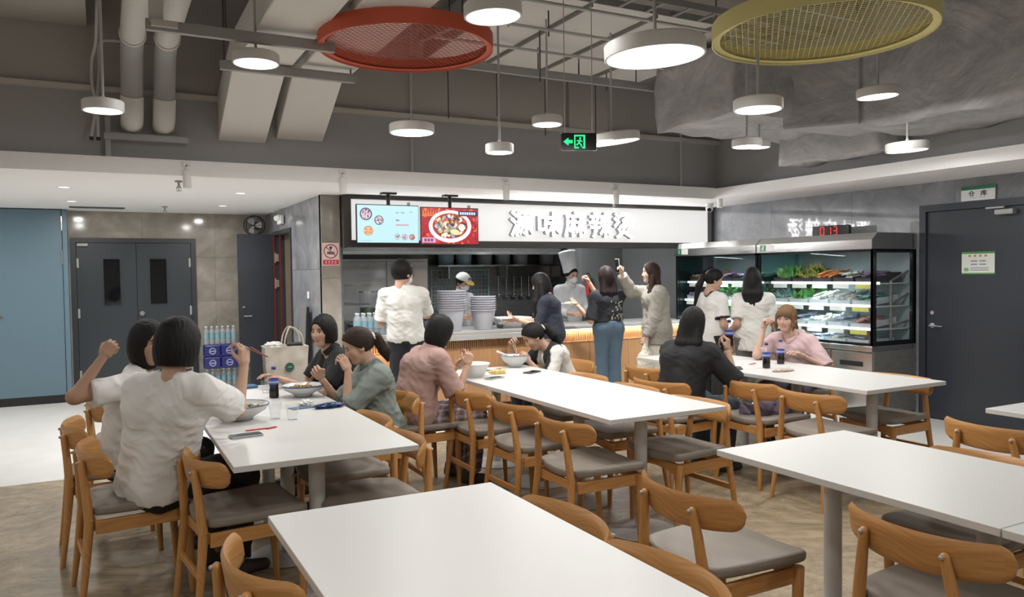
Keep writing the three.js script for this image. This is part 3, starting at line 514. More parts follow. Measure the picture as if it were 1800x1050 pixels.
// notices on pillar and wall
{
  const t = canvasTex(256, 340, (c, w, h) => {
    c.fillStyle = '#e8c9c6'; c.fillRect(0, 0, w, h); c.lineWidth = 14; c.strokeStyle = '#8c1f2b'; c.fillStyle = '#e9d3cf'; c.beginPath(); c.arc(128, 128, 100, 0, 7); c.fill(); c.stroke();
    c.fillStyle = '#2a2024'; c.fillRect(112, 55, 32, 30); c.beginPath(); c.moveTo(104, 60); c.lineTo(152, 60); c.lineTo(136, 106); c.lineTo(120, 106); c.fill();
    for (const [x, y] of [[90, 150], [128, 148], [166, 152]]) { c.beginPath(); c.arc(x, y, 20, 0, 7); c.fill(); } c.fillRect(72, 150, 112, 22); c.fillStyle = '#e9d3cf'; for (const x of [90, 128, 166]) { c.beginPath(); c.arc(x, 152, 7, 0, 7); c.fill(); }
    c.lineWidth = 14; c.strokeStyle = '#a02a34'; c.beginPath(); c.moveTo(56, 62); c.lineTo(200, 196); c.stroke();
    c.fillStyle = '#c0202c'; c.fillRect(8, 256, 240, 72); c.fillStyle = '#eecaca'; for (let k = 0; k < 4; k++) { c.fillRect(36 + k * 48, 274, 34, 6); c.fillRect(36 + k * 48, 302, 34, 6); c.fillRect(50 + k * 48, 270, 6, 42); }
  });
  const s = thing('notice_sign', 'square prohibition sign with red strip on the stone pillar', 'sign', [2.2, 1.78, -8.356]);
  mesh('board', bx(-0.092, 0.092, -0.122, 0.122, 0, 0.004), M.white, s); mesh('print', at(new THREE.PlaneGeometry(0.184, 0.244), 0, 0, 0.0045), std(0xffffff, 0.4, { map: t }), s);
  const t2 = canvasTex(320, 160, (c, w, h) => { c.fillStyle = '#d9dadb'; c.fillRect(0, 0, w, h); c.fillStyle = '#1c6e4a'; c.fillRect(0, 0, w, 40); drawGlyph(c, 'cang', 68, 52, 62, 8, '#2c2422'); drawGlyph(c, 'ku', 182, 52, 62, 8, '#2c2422'); c.fillStyle = '#8a8a8a'; c.fillRect(90, 128, 60, 5); c.fillRect(170, 128, 60, 5); });
  const s2 = thing('store_sign', 'small white plate with green band and two Chinese characters above the store room door', 'sign', [7.5, 2.265, -4.555], -Math.PI / 2);
  mesh('board', bx(-0.165, 0.165, -0.07, 0.07, 0, 0.006), M.white, s2); mesh('print', at(new THREE.PlaneGeometry(0.33, 0.14), 0, 0, 0.0065), std(0xffffff, 0.4, { map: t2 }), s2);
  const t3 = canvasTex(320, 220, (c, w, h) => { c.fillStyle = '#d6d9d3'; c.fillRect(0, 0, w, h); c.fillStyle = '#4c8a45'; c.fillRect(0, 0, w, 20); c.fillRect(0, 206, w, 14); c.fillStyle = '#b5804e'; for (let k = 0; k < 4; k++) { c.fillRect(68 + k * 52, 30, 22, 20); } c.fillStyle = '#8d9096'; for (let j = 0; j < 2; j++) for (let k = 0; k < 2; k++) c.fillRect(90 + k * 84, 84 + j * 32, 64, 14); for (let j = 0; j < 2; j++) c.fillRect(84, 154 + j * 20, 180, 9); c.fillStyle = '#7aa070'; c.fillRect(22, 156, 46, 34); });
  const s3 = thing('door_notice', 'white notice with green borders taped on the store room door', 'notice', [7.512, 1.59, -4.56], -Math.PI / 2);
  mesh('sheet', bx(-0.16, 0.16, -0.11, 0.11, 0, 0.002), M.white, s3); mesh('print', at(new THREE.PlaneGeometry(0.32, 0.22), 0, 0, 0.0025), std(0xffffff, 0.5, { map: t3 }), s3);
}
// ---------------------------------------------------------------- serving counter
{
  const c = thing('serving_counter', 'long wooden serving counter with stone top and lit slatted band', 'counter', [0, 0, -8.0]);
  mesh('stone_top', [bx(2.35, 7.05, 0.862, 0.9, -0.75, 0.03, 0.006)], M.stone, c);
  mesh('front_ledge', bx(2.35, 4.45, 0.8, 0.862, -0.05, 0.05, 0.006), M.stone, c);
  mesh('carcass', bx(2.4, 7.0, 0.04, 0.862, -0.7, -0.06), M.counterWood, c);
  for (let x = 2.4, k = 0; x < 7.0; x += 0.58, k++) { const x1 = Math.min(7.0, x + 0.58); mesh('wood_panel', (() => { const g = bx(x + 0.002, x1 - 0.002, 0.06, 0.705, -0.06, -0.012, 0.002), uv = g.attributes.uv; for (let i = 0; i < uv.count; i++) uv.setXY(i, uv.getX(i) + k * 0.37, uv.getY(i) + k * 0.2); return g; })(), M.counterWood, c); }
  const sl = []; for (let x = 2.4; x < 7.0; x += 0.026) sl.push(bx(x, x + 0.018, 0.705, 0.84, -0.06, -0.035));
  const m = mesh('slat_band', sl, M.counterWood, c); m.userData.kind = 'stuff';
  mesh('band_trim', bx(2.4, 7.0, 0.7, 0.708, -0.06, -0.005), M.counterWood, c);
  mesh('light_strip', [bx(4.46, 7.0, 0.846, 0.861, -0.03, -0.015), bx(2.4, 4.44, 0.846, 0.861, -0.06, -0.051)], M.ledStrip, c);
  mesh('plinth', bx(2.42, 6.98, 0, 0.06, -0.68, -0.08), M.black, c);
  areaLight(5.74, 0.843, -8.012, 2.5, 0.014, lin(1, 0.87, 0.68), 90, [5.74, 0, -8.02]);
  areaLight(2.62, 0.79, -7.93, 0.5, 0.014, lin(1, 0.87, 0.68), 70, [2.62, 0, -7.96]);
}
// ---------------------------------------------------------------- kitchen fittings
{
  const h = thing('extractor_hood', 'long stainless extractor hood along the kitchen ceiling', 'hood', [2.5, 0, -10.2]);
  const s = new THREE.Shape([[0, 1.95], [0.9, 1.85], [0.9, 1.93], [0.55, 2.4], [0, 2.4]].map((p) => new THREE.Vector2(...p)));
  mesh('canopy', (() => { const g = new THREE.ExtrudeGeometry(s, { depth: 3.8, bevelEnabled: false }); g.rotateY(-Math.PI / 2); g.translate(3.8, 0, -1.0); return uvBox(g); })(), M.steelDark, h);
  mesh('lip', bx(0, 3.8, 1.83, 1.87, -0.12, -0.08), M.steel, h);
}
{
  const s = thing('wall_shelf', 'stainless shelf with white tubs on the rear kitchen wall', 'shelf', [4.5, 1.66, -11.28]);
  mesh('board', bx(0, 2.4, 0, 0.025, 0, 0.38), M.steel, s); for (const x of [0.2, 1.2, 2.2]) mesh('bracket', bx(x, x + 0.02, -0.18, 0, 0, 0.3), M.steel, s);
  const tub = lathe([[0, 0], [0.115, 0], [0.135, 0.27], [0.14, 0.27], [0.14, 0.28], [0.128, 0.28], [0.11, 0.01], [0, 0.012]], 24);
  const mats = [std(lin(0.3, 0.42, 0.5), 0.4), std(lin(0.28, 0.3, 0.32), 0.5), std(lin(0.33, 0.34, 0.35), 0.5)];
  [[0.2, 0, 'pale blue tub, leftmost on the kitchen wall shelf'], [0.5, 0, 'pale blue tub, second from the left on the kitchen wall shelf'], [0.86, 1, 'grey tub, third from the left on the kitchen wall shelf'], [1.18, 1, 'grey tub, fourth from the left on the kitchen wall shelf'], [1.5, 2, 'grey tub, fifth from the left on the kitchen wall shelf'], [2.0, 2, 'grey tub at the right end of the kitchen wall shelf']].forEach(([x, k, l]) => solo('tub', tub, mats[k], l, 'tub', [4.5 + x, 1.685, -11.08], 0, 'tubs on the kitchen shelf'));
}
{
  const g = thing('wire_rack', 'white wire grid panel on the kitchen wall', 'wire grid', [4.5, 1.1, -11.22]);
  mesh('frame', [bx(0, 1.0, 0.5, 0.515, 0, 0.015), bx(0, 0.015, -0.1, 0.5, 0, 0.015), bx(0.985, 1, -0.1, 0.5, 0, 0.015)], std(lin(0.4, 0.5, 0.55), 0.5), g);
  mesh('grid_wire', [...Array.from({ length: 15 }, (_, k) => rod([0.06 + k * 0.062, -0.1, 0.006], [0.06 + k * 0.062, 0.5, 0.006], 0.004, 0.004, 5)), ...Array.from({ length: 9 }, (_, k) => rod([0, -0.06 + k * 0.062, 0.006], [1, -0.06 + k * 0.062, 0.006], 0.004, 0.004, 5))], std(lin(0.35, 0.45, 0.5), 0.5), g);
}
{
  const b = thing('back_counter', 'stainless work counter with stove behind the serving counter', 'work counter', [2.9, 0, -9.9]);
  mesh('top', bx(0, 3.4, 0.86, 0.9, -0.35, 0.35, 0.005), M.steel, b); mesh('body', bx(0.02, 3.38, 0.05, 0.86, -0.33, 0.33), M.steelDark, b);
  for (let i = 0; i < 4; i++) for (let j = 0; j < 2; j++) mesh('burner', at(lathe([[0.05, 0], [0.1, 0], [0.1, 0.03], [0.07, 0.035], [0.05, 0.02]], 18), 1.9 + i * 0.3, 0.9, -0.15 + j * 0.3), M.black, b);
}
{
  const p = thing('stock_pot', 'shiny steel stock pot with handle in the kitchen', 'pot', [4.42, 0.902, -9.8]);
  mesh('body', lathe([[0, 0], [0.14, 0], [0.145, 0.01], [0.145, 0.3], [0.15, 0.31], [0.14, 0.31], [0.14, 0.02], [0, 0.02]], 32), M.chrome, p);
  mesh('lid', lathe([[0, 0.36], [0.02, 0.36], [0.02, 0.345], [0.1, 0.335], [0.148, 0.312], [0.148, 0.306], [0, 0.32]], 32), M.chrome, p);
  mesh('handle', [tube([[0.145, 0.22, 0], [0.2, 0.24, 0], [0.2, 0.1, 0], [0.145, 0.1, 0]], 0.012), tube([[-0.145, 0.22, 0], [-0.19, 0.22, 0], [-0.145, 0.18, 0]], 0.01)], M.black, p);
}
{
  const s = thing('side_shelf', 'shelf unit at the left kitchen wall', 'shelf', [2.42, 0, -9.2]);
  mesh('upright', [bx(0, 0.03, 0.9, 2.0, -0.9, -0.87), bx(0, 0.03, 0.9, 2.0, 0.37, 0.4)], M.steelDark, s);
  for (const y of [1.2, 1.42, 1.66, 1.9]) mesh('shelf_board', bx(0, 0.35, y, y + 0.02, -0.9, 0.4), M.steelDark, s);
}
{
  const t = thing('upright_fridge', 'tall stainless cabinet at the left rear of the kitchen', 'cabinet', [2.95, 0, -10.99]);
  mesh('body', bx(0, 1.3, 0, 1.78, -0.295, 0.3, 0.01), M.steel, t); for (const x of [0.02, 0.66]) { const d = mesh('door', bx(x, x + 0.62, 0.1, 1.74, 0.3, 0.325, 0.006), M.steel, t); mesh('handle', bx(x + 0.54, x + 0.57, 0.9, 1.1, 0.325, 0.35), M.chrome, d); }
}
{
  const e = thing('fire_extinguisher', 'red fire extinguisher with green tag hanging on the grey kitchen pier', 'extinguisher', [6.42, 1.2, -9.74]); e.scale.set(0.62, 0.85, 0.62);
  mesh('cylinder', lathe([[0, 0], [0.045, 0], [0.05, 0.01], [0.05, 0.3], [0.02, 0.35], [0.015, 0.38], [0, 0.38]], 20), M.redPlain, e); mesh('valve', bx(-0.03, 0.03, 0.37, 0.4, -0.012, 0.012), M.black, e); mesh('hose', tube([[0.02, 0.38, 0], [0.07, 0.33, 0.01], [0.06, 0.1, 0.02]], 0.008), M.black, e); mesh('green_tag', bx(0.08, 0.2, 0.02, 0.3, -0.05, -0.045), std(lin(0.03, 0.13, 0.05), 0.5), e);
  const r = thing('utensil_rail', 'steel rail with hanging ladles on the rear kitchen wall', 'rail', [5.6, 1.5, -11.27]); mesh('bar', rod([0, 0, 0.03], [0.75, 0, 0.03], 0.01), M.chrome, r);
  for (let k = 0; k < 5; k++) mesh('ladle', [rod([0.08 + k * 0.14, 0, 0.04], [0.08 + k * 0.14, -0.3, 0.04], 0.007), at(new THREE.SphereGeometry(0.045, 14, 8, 0, 6.3, 1.4, 1.7), 0.08 + k * 0.14, -0.3, 0.05)], M.chrome, r);
}
{ // kitchen ceiling panel
  for (const [x, l] of [[3.6, 'square ceiling light panel over the left part of the kitchen'], [5.6, 'square ceiling light panel over the right part of the kitchen']]) {
    const p = thing('ceiling_light', l, 'lamp', [x, LOW, -9.25], 0, 'kitchen ceiling lights');
    mesh('frame', bx(-0.31, 0.31, -0.015, 0, -0.16, 0.16), M.white, p); mesh('diffuser', bx(-0.29, 0.29, -0.018, -0.014, -0.14, 0.14), M.lampFace, p);
    areaLight(x, LOW - 0.03, -9.25, 0.55, 0.26, coolColour, 40, [x, 0, -9.25]);
  }
}
// two towers of nested plastic bowls on the counter
{
  const bowl = lathe([[0, 0], [0.1, 0], [0.108, 0.006], [0.155, 0.24], [0.168, 0.243], [0.168, 0.25], [0.151, 0.248], [0.104, 0.012], [0, 0.008]], 36);
  const mat = phys(lin(0.56, 0.56, 0.62), 0.3, { transmission: 0.35, thickness: 0 });
  [[3.52, -8.15, 9, 1.0, 'left'], [3.9, -8.12, 7, 0.93, 'right']].forEach(([x, z, n, s, side]) => {
    for (let k = 0; k < n; k++) { const b = solo('plastic_bowl', bowl, mat, k === 0 ? `lowest translucent bowl of the ${side} bowl tower on the counter` : k === n - 1 ? `topmost translucent bowl of the ${side} bowl tower on the counter` : `translucent bowl nested in the middle of the ${side} tower on the counter`, 'bowl', [x, 0.9 + k * 0.026, z], 0, `bowls nested in the ${side} tower`); b.scale.setScalar(s); }
  });
  const tray = solo('serving_tray', [bx(-0.2, 0.2, 0, 0.012, -0.14, 0.14), bx(-0.21, 0.21, 0.012, 0.03, 0.13, 0.15), bx(-0.21, 0.21, 0.012, 0.03, -0.15, -0.13), bx(-0.21, -0.19, 0.012, 0.03, -0.13, 0.13), bx(0.19, 0.21, 0.012, 0.03, -0.13, 0.13)], M.whiteGloss, 'white serving tray on the counter beside the bowl towers', 'tray', [4.3, 1.0, -8.2]);
  solo('steel_basin', lathe([[0, 0], [0.16, 0], [0.2, 0.098], [0.21, 0.1], [0.16, 0.01], [0, 0.008]], 32), M.steel, 'steel basin under the white serving tray on the counter', 'basin', [4.3, 0.9, -8.2]);
  solo('paper_bowl', lathe([[0, 0], [0.06, 0], [0.105, 0.07], [0.11, 0.072], [0.1, 0.07], [0.056, 0.006], [0, 0.006]], 28), M.white, 'white bowl at the counter edge in front of the person in navy', 'bowl', [4.55, 0.9, -8.05]);
}
// drink bottles (shared makers)
const capBlue = std(lin(0.03, 0.08, 0.3), 0.4), capWhite = std(lin(0.6, 0.66, 0.7), 0.4), labelTeal = std(lin(0.2, 0.34, 0.4), 0.4), labelBlue = std(lin(0.03, 0.06, 0.28), 0.4), waterMat = phys(lin(0.76, 0.83, 0.87), 0.08, { transmission: 0.75, thickness: 0 });
function waterBottle(parent, h, label, cap) {
  const k = h / 0.22;
  mesh('bottle_body', lathe([[0, 0], [0.028, 0], [0.031, 0.006], [0.031, 0.06], [0.029, 0.075], [0.031, 0.09], [0.031, 0.15], [0.026, 0.17], [0.013, 0.19], [0.012, 0.2], [0, 0.2]].map(([r, y]) => [r * k, y * k]), 14), waterMat, parent);
  mesh('label', lathe([[0.0315, 0.07], [0.0318, 0.07], [0.0318, 0.14], [0.0315, 0.14]].map(([r, y]) => [r * k, y * k]), 14), label, parent);
  mesh('cap', lathe([[0, 0.22], [0.0135, 0.22], [0.014, 0.216], [0.014, 0.2], [0, 0.2]].map(([r, y]) => [r * k, y * k]), 12), cap, parent);
}
{
  const teal = new THREE.Group(), blue = new THREE.Group(); waterBottle(teal, 0.24, labelTeal, capWhite); waterBottle(blue, 0.24, labelBlue, capBlue);
  const put = (proto, l, x, y, z, grp) => { const c = proto.clone(); c.name = numbered('water_bottle'); scene.add(c); c.position.set(x, y, z); meta(c, l, 'bottle', grp); };
  for (let r = 0; r < 2; r++) for (let k = 0; k < 6; k++) put(teal, r ? 'clear water bottle in the rear row on the counter beside the pillar' : 'clear water bottle in the front row on the counter beside the pillar', 2.42 + k * 0.066, 0.9, -8.12 - r * 0.068, r ? 'rear counter water bottles' : 'front counter water bottles');
  for (let k = 0; k < 3; k++) put(blue, 'dark blue labelled bottle on the counter beside the person in the white polo', 2.83 + k * 0.066, 0.9, -8.13, 'blue bottles on the counter');
  // stacked packs in the lobby
  for (let k = 0; k < 6; k++) { put(teal, 'water bottle standing at the top of the lobby stack', 1.2 + k * 0.068, 0.66, -10.9, 'bottles on top of the lobby stack'); put(teal, 'water bottle in the lower layer of the lobby stack', 1.2 + k * 0.068, 0.1, -10.9, 'bottles low in the lobby stack'); }
  const wrap = (l, x, y) => { const p = thing('bottle_pack', l, 'drink pack', [x, y, -10.9], 0, 'blue drink packs in the lobby'); mesh('wrapping', bx(-0.103, 0.103, 0, 0.155, -0.08, 0.08, 0.02), std(lin(0.02, 0.025, 0.16), 0.25), p); mesh('emblem', at(new THREE.TorusGeometry(0.038, 0.008, 6, 20), 0, 0.075, 0.082), std(lin(0.3, 0.32, 0.5), 0.4), p); mesh('emblem_bar', bx(-0.03, 0.03, 0.066, 0.084, 0.079, 0.083), std(lin(0.3, 0.32, 0.5), 0.4), p); };
  wrap('dark blue wrapped drink pack, lower left in the lobby stack', 1.265, 0.345); wrap('dark blue wrapped drink pack, lower right in the lobby stack', 1.475, 0.345); wrap('dark blue wrapped drink pack, upper left in the lobby stack', 1.265, 0.502); wrap('dark blue wrapped drink pack, upper right in the lobby stack', 1.475, 0.502);
  const pal = thing('low_pallet', 'low board carrying the stacked drinks in the lobby', 'pallet', [1.37, 0, -10.9]); mesh('board', bx(-0.24, 0.24, 0.06, 0.1, -0.1, 0.1), M.grey, pal); for (const x of [-0.2, 0, 0.2]) mesh('runner', bx(x - 0.03, x + 0.03, 0, 0.06, -0.1, 0.1), M.grey, pal);
}
{
  const d = thing('glass_dispenser', 'clear glass drink dispenser with dark green contents on the counter', 'dispenser', [2.66, 0.9, -8.52]);
  mesh('jar', lathe([[0, 0.02], [0.1, 0.02], [0.1, 0.45], [0.095, 0.45], [0.095, 0.03], [0, 0.03]], 28), M.clearPlastic, d);
  mesh('contents', lathe([[0, 0.035], [0.09, 0.035], [0.09, 0.28], [0, 0.29]], 24), std(lin(0.03, 0.05, 0.015), 0.5), d);
  mesh('base', at(cyl(0.11, 0.115, 0.02, 24), 0, 0.01, 0), M.black, d); mesh('lid', at(cyl(0.105, 0.105, 0.02, 24), 0, 0.46, 0), M.steel, d);
}
{ // wall fan above the open lobby door
  const f = thing('wall_fan', 'round black and white wall fan above the open lobby door', 'fan', [1.86, 2.25, -11.1], -0.5);
  mesh('cage', [new THREE.TorusGeometry(0.13, 0.008, 6, 28), at(new THREE.TorusGeometry(0.13, 0.008, 6, 28), 0, 0, -0.09), ...Array.from({ length: 14 }, (_, k) => { const a = k / 14 * Math.PI * 2; return rod([Math.cos(a) * 0.03, Math.sin(a) * 0.03, 0.02], [Math.cos(a) * 0.13, Math.sin(a) * 0.13, 0], 0.0025, 0.0025, 4); })], M.black, f);
  for (let k = 0; k < 3; k++) { const b = mesh('blade', (() => { const s = new THREE.Shape(); s.moveTo(0.015, -0.01); s.quadraticCurveTo(0.07, -0.06, 0.115, -0.02); s.quadraticCurveTo(0.12, 0.03, 0.09, 0.05); s.quadraticCurveTo(0.04, 0.03, 0.015, 0.01); const g = new THREE.ExtrudeGeometry(s, { depth: 0.004, bevelEnabled: false }); g.rotateX(0.3); return g; })(), std(lin(0.45, 0.46, 0.47), 0.4), f); b.rotation.z = k * 2.09; b.position.z = -0.04; }
  mesh('motor', at(cyl(0.05, 0.055, 0.1, 20), 0, 0, -0.12, 0, Math.PI / 2), M.black, f);
  mesh('arm', [rod([0, -0.02, -0.15], [0, -0.02, -0.3], 0.02)], M.black, f);
}
{ const s = thing('emergency_light', 'small white emergency light box over the lobby door', 'lamp', [2.085, 2.27, -10.3], -Math.PI / 2); mesh('box', bx(-0.12, 0.12, -0.05, 0.06, 0, 0.04, 0.005), M.white, s); for (const x of [-0.07, 0.07]) mesh('lamp_head', at(new THREE.SphereGeometry(0.04, 14, 10), x, 0.03, 0.05), M.white, s); }
// ---------------------------------------------------------------- open display fridges along the right wall
const shelfLed = std(lin(0.9, 0.95, 1), 0.5, { emissive: lin(0.9, 0.98, 1), emissiveIntensity: 1.3 });
const interior = std(lin(0.3, 0.38, 0.4), 0.35), shelfMat = std(lin(0.4, 0.45, 0.46), 0.3), tagMat = std(lin(0.7, 0.76, 0.72), 0.5);
const SHELVES = [[1.4, 7.0], [1.165, 6.95], [0.93, 6.92]];
function fridge(label, z0, z1, number, glassEnd) {
  const f = thing('display_fridge', label, 'display fridge', [0, 0, 0]);
  const XF = 6.83, XB = 7.5;
  mesh('base_cabinet', bx(XF + 0.02, XB, 0.06, 0.71, z0 + 0.005, z1 - 0.005), M.steelDark, f);
  mesh('kick_plate', bx(XF + 0.06, XB - 0.02, 0, 0.06, z0 + 0.03, z1 - 0.03), M.black, f);
  mesh('deck', bx(XF - 0.015, XB, 0.71, 0.765, z0, z1, 0.006), M.steel, f);
  const n = 3, w = (z1 - z0) / n;
  for (let k = 0; k < n; k++) { const p = mesh('base_panel', bx(XF + 0.004, XF + 0.02, 0.1, 0.69, z0 + k * w + 0.012, z0 + (k + 1) * w - 0.012, 0.003), M.steel, f); if (k === n - 1) mesh('grip', bx(XF - 0.002, XF + 0.006, 0.55, 0.6, z0 + k * w + 0.12, z0 + (k + 1) * w - 0.12), M.black, p); if (k === n - 2) mesh('notice_sheet', bx(XF + 0.001, XF + 0.005, 0.42, 0.66, z0 + k * w + 0.14, z0 + (k + 1) * w - 0.06), M.white, p); }
  // crown
  const cs = new THREE.Shape([[XF - 0.02, 1.75], [XB, 1.75], [XB, 1.91], [XF + 0.06, 1.91], [XF - 0.02, 1.84]].map((p) => new THREE.Vector2(...p)));
  mesh('crown', (() => { const g = new THREE.ExtrudeGeometry(cs, { depth: z1 - z0, bevelEnabled: true, bevelSize: 0.004, bevelThickness: 0.003, bevelSegments: 1 }); g.translate(0, 0, z0); return uvBox(g); })(), M.steel, f);
  mesh('number_tag', bx(XF - 0.026, XF - 0.021, 1.765, 1.835, z0 + 0.06, z0 + 0.14), M.green, f);
  mesh('number_card', bx(XF - 0.026, XF - 0.021, 1.765, 1.835, z0 + 0.145, z0 + 0.27), M.white, f);
  const zt = z0 + 0.1; mesh('number_print', number === 1 ? [bx(XF - 0.028, XF - 0.026, 1.775, 1.825, zt - 0.005, zt + 0.005)] : [bx(XF - 0.028, XF - 0.026, 1.815, 1.825, zt - 0.016, zt + 0.016), bx(XF - 0.028, XF - 0.026, 1.775, 1.785, zt - 0.016, zt + 0.016), bx(XF - 0.028, XF - 0.026, 1.795, 1.805, zt - 0.016, zt + 0.016), bx(XF - 0.028, XF - 0.026, 1.785, 1.8, zt - 0.016, zt - 0.006), bx(XF - 0.028, XF - 0.026, 1.8, 1.82, zt + 0.006, zt + 0.016)], M.white, f);
  // black frame and glass
  const t = 0.028;
  mesh('front_frame', [bx(XF, XF + 0.02, 0.765, 0.765 + t, z0, z1), bx(XF, XF + 0.02, 1.75 - t, 1.75, z0, z1), bx(XF, XF + 0.03, 0.765, 1.75, z0, z0 + t), bx(XF, XF + 0.03, 0.765, 1.75, z1 - t, z1)], M.blackGloss, f);
  mesh('door_glass', bx(XF + 0.006, XF + 0.01, 0.79, 1.725, z0 + t, z1 - t), M.glass, f);
  mesh('back_lining', [bx(XB - 0.03, XB, 0.765, 1.75, z0, z1), bx(XF + 0.05, XB, 1.735, 1.75, z0, z1)], interior, f);
  if (glassEnd) {
    mesh('end_frame', [bx(XF + 0.03, XB, 0.765, 0.81, z1 - 0.03, z1), bx(XF + 0.03, XB, 1.71, 1.75, z1 - 0.03, z1), bx(XB - 0.06, XB, 0.81, 1.71, z1 - 0.03, z1), bx(XF, XF + 0.05, 0.765, 1.75, z1 - 0.028, z1 + 0.002)], M.blackGloss, f);
    mesh('end_glass', bx(XF + 0.05, XB - 0.06, 0.81, 1.71, z1 - 0.018, z1 - 0.014), M.glass, f);
    mesh('shelf_support', [rod([7.2, 0.78, z1 - 0.07], [7.2, 1.42, z1 - 0.07], 0.016), rod([7.2, 1.42, z1 - 0.07], [XB - 0.03, 1.52, z1 - 0.07], 0.012), rod([7.2, 1.18, z1 - 0.07], [XB - 0.03, 1.28, z1 - 0.07], 0.012), rod([7.2, 0.95, z1 - 0.07], [XB - 0.03, 1.0, z1 - 0.07], 0.012)], M.steelDark, f);
    mesh('end_cheek', bx(XF + 0.02, XB, 0.06, 0.71, z1 - 0.006, z1), M.steelDark, f);
  } else mesh('end_wall', bx(XF + 0.03, XB, 0.765, 1.75, z0, z0 + 0.02), M.blackGloss, f);
  mesh('divider', bx(XF + 0.04, XB - 0.03, 0.765, 1.74, z0 + 0.03, z0 + 0.036), M.glassTeal, f);
  for (const [y, xf] of SHELVES) {
    const s = mesh('shelf', (() => { const g = bx(xf, XB - 0.03, y - 0.012, y, z0 + 0.05, z1 - 0.05); return g; })(), shelfMat, f);
    mesh('light_bar', bx(xf - 0.012, xf, y - 0.014, y + 0.012, z0 + 0.05, z1 - 0.05), shelfLed, s);
    for (let k = 0; k < 5; k++) { const q0 = z0 + 0.09 + k * ((z1 - z0 - 0.14) / 5); mesh('price_tag', bx(xf - 0.016, xf - 0.012, y - 0.06, y - 0.016, q0, q0 + 0.2), k % 5 === 4 && glassEnd ? std(lin(0.6, 0.6, 0.12), 0.5) : tagMat, s); }
    areaLight(xf + 0.05, y - 0.02, (z0 + z1) / 2, 0.03, z1 - z0 - 0.2, lin(0.84, 0.97, 1), 20, [xf + 0.08, 0, (z0 + z1) / 2]);
  }
  areaLight(XF + 0.16, 1.728, (z0 + z1) / 2, 0.04, z1 - z0 - 0.2, lin(0.84, 0.97, 1), 26, [XF + 0.25, 0, (z0 + z1) / 2]);
  mesh('top_light', bx(XF + 0.13, XF + 0.19, 1.73, 1.736, z0 + 0.08, z1 - 0.08), shelfLed, f);
}
fridge('stainless display fridge with glass end next to the store room door', -6.74, -5.2, 2, true);
fridge('stainless display fridge behind the two standing people in white', -8.22, -6.76, 1, false);
// food trays
const leafMats = [std(lin(0.06, 0.3, 0.05), 0.5), std(lin(0.14, 0.42, 0.1), 0.5), std(lin(0.04, 0.2, 0.05), 0.5)];
const foodMats = { green: leafMats[1], dark: leafMats[2], bright: leafMats[0], olive: std(lin(0.25, 0.28, 0.05), 0.5), white: std(lin(0.62, 0.64, 0.6), 0.4), orange: std(lin(0.5, 0.17, 0.05), 0.5), purple: std(lin(0.2, 0.12, 0.22), 0.5), brown: std(lin(0.2, 0.12, 0.07), 0.5), teal: std(lin(0.2, 0.42, 0.38), 0.5), blue: std(lin(0.4, 0.5, 0.62), 0.4), pink: std(lin(0.5, 0.25, 0.22), 0.45) };
const trayGeo = [bx(-0.2, 0.2, 0, 0.008, -0.125, 0.125), bx(-0.2, 0.2, 0.008, 0.06, 0.119, 0.125), bx(-0.2, 0.2, 0.008, 0.06, -0.125, -0.119), bx(-0.2, -0.194, 0.008, 0.05, -0.119, 0.119), bx(0.194, 0.2, 0.008, 0.06, -0.119, 0.119)];
const leafGeo = (() => { const g = new THREE.PlaneGeometry(0.045, 0.11, 2, 4); const p = g.attributes.position; for (let i = 0; i < p.count; i++) { const y = p.getY(i) / 0.055, x = p.getX(i); p.setX(i, x * (1 - 0.75 * Math.max(0, y) ** 1.5) * (0.55 + 0.45 * (1 - Math.min(1, Math.abs(y))))); p.setZ(i, 0.016 * y * y + 0.25 * Math.abs(x)); } g.computeVertexNormals(); return g; })();
function foodPile(kind) {
  const list = [];
  if (kind === 'leaf') for (let k = 0; k < 90; k++) list.push(at(leafGeo.clone(), 0, 0, 0, rr(0, 6.3), rr(-1.3, 0.4), rr(-0.8, 0.8)).translate(rr(-0.15, 0.15), 0.03 + rr(0, 0.11), rr(-0.1, 0.1)));
  if (kind === 'stick') for (let k = 0; k < 42; k++) { const x = rr(-0.14, 0.14), z = rr(-0.1, 0.1), y = 0.02 + rr(0, 0.07), a = rr(-0.5, 0.5); list.push(rod([x - 0.07 * Math.cos(a), y, z - 0.07 * Math.sin(a)], [x + 0.07 * Math.cos(a), y + rr(0, 0.03), z + 0.07 * Math.sin(a)], 0.011, 0.008, 6)); }
  if (kind === 'ball') for (let k = 0; k < 60; k++) list.push(at(new THREE.IcosahedronGeometry(rr(0.018, 0.026), 1), rr(-0.16, 0.16), 0.025 + rr(0, 0.05), rr(-0.1, 0.1)));
  if (kind === 'slab') for (let k = 0; k < 26; k++) list.push(at(new RoundedBoxGeometry(0.09, 0.014, 0.06, 1, 0.005), 0, 0, 0, rr(-0.6, 0.6), rr(-0.2, 0.2), rr(-0.3, 0.3)).translate(rr(-0.13, 0.13), 0.015 + (k % 6) * 0.014, rr(-0.08, 0.08)));
  return list;
}
const piles = { leaf: [0, 1, 2].map(() => foodPile('leaf')), stick: [0, 1].map(() => foodPile('stick')), ball: [foodPile('ball')], slab: [0, 1].map(() => foodPile('slab')) };
const pileGeo = {}; for (const k in piles) pileGeo[k] = piles[k].map((l) => mergeGeometries(l.map((g) => (g.index ? g.toNonIndexed() : g))));
const trayClear = phys(lin(0.85, 0.9, 0.92), 0.15, { transmission: 0.7, thickness: 0 }), trayBlack = std(lin(0.03, 0.03, 0.035), 0.3);
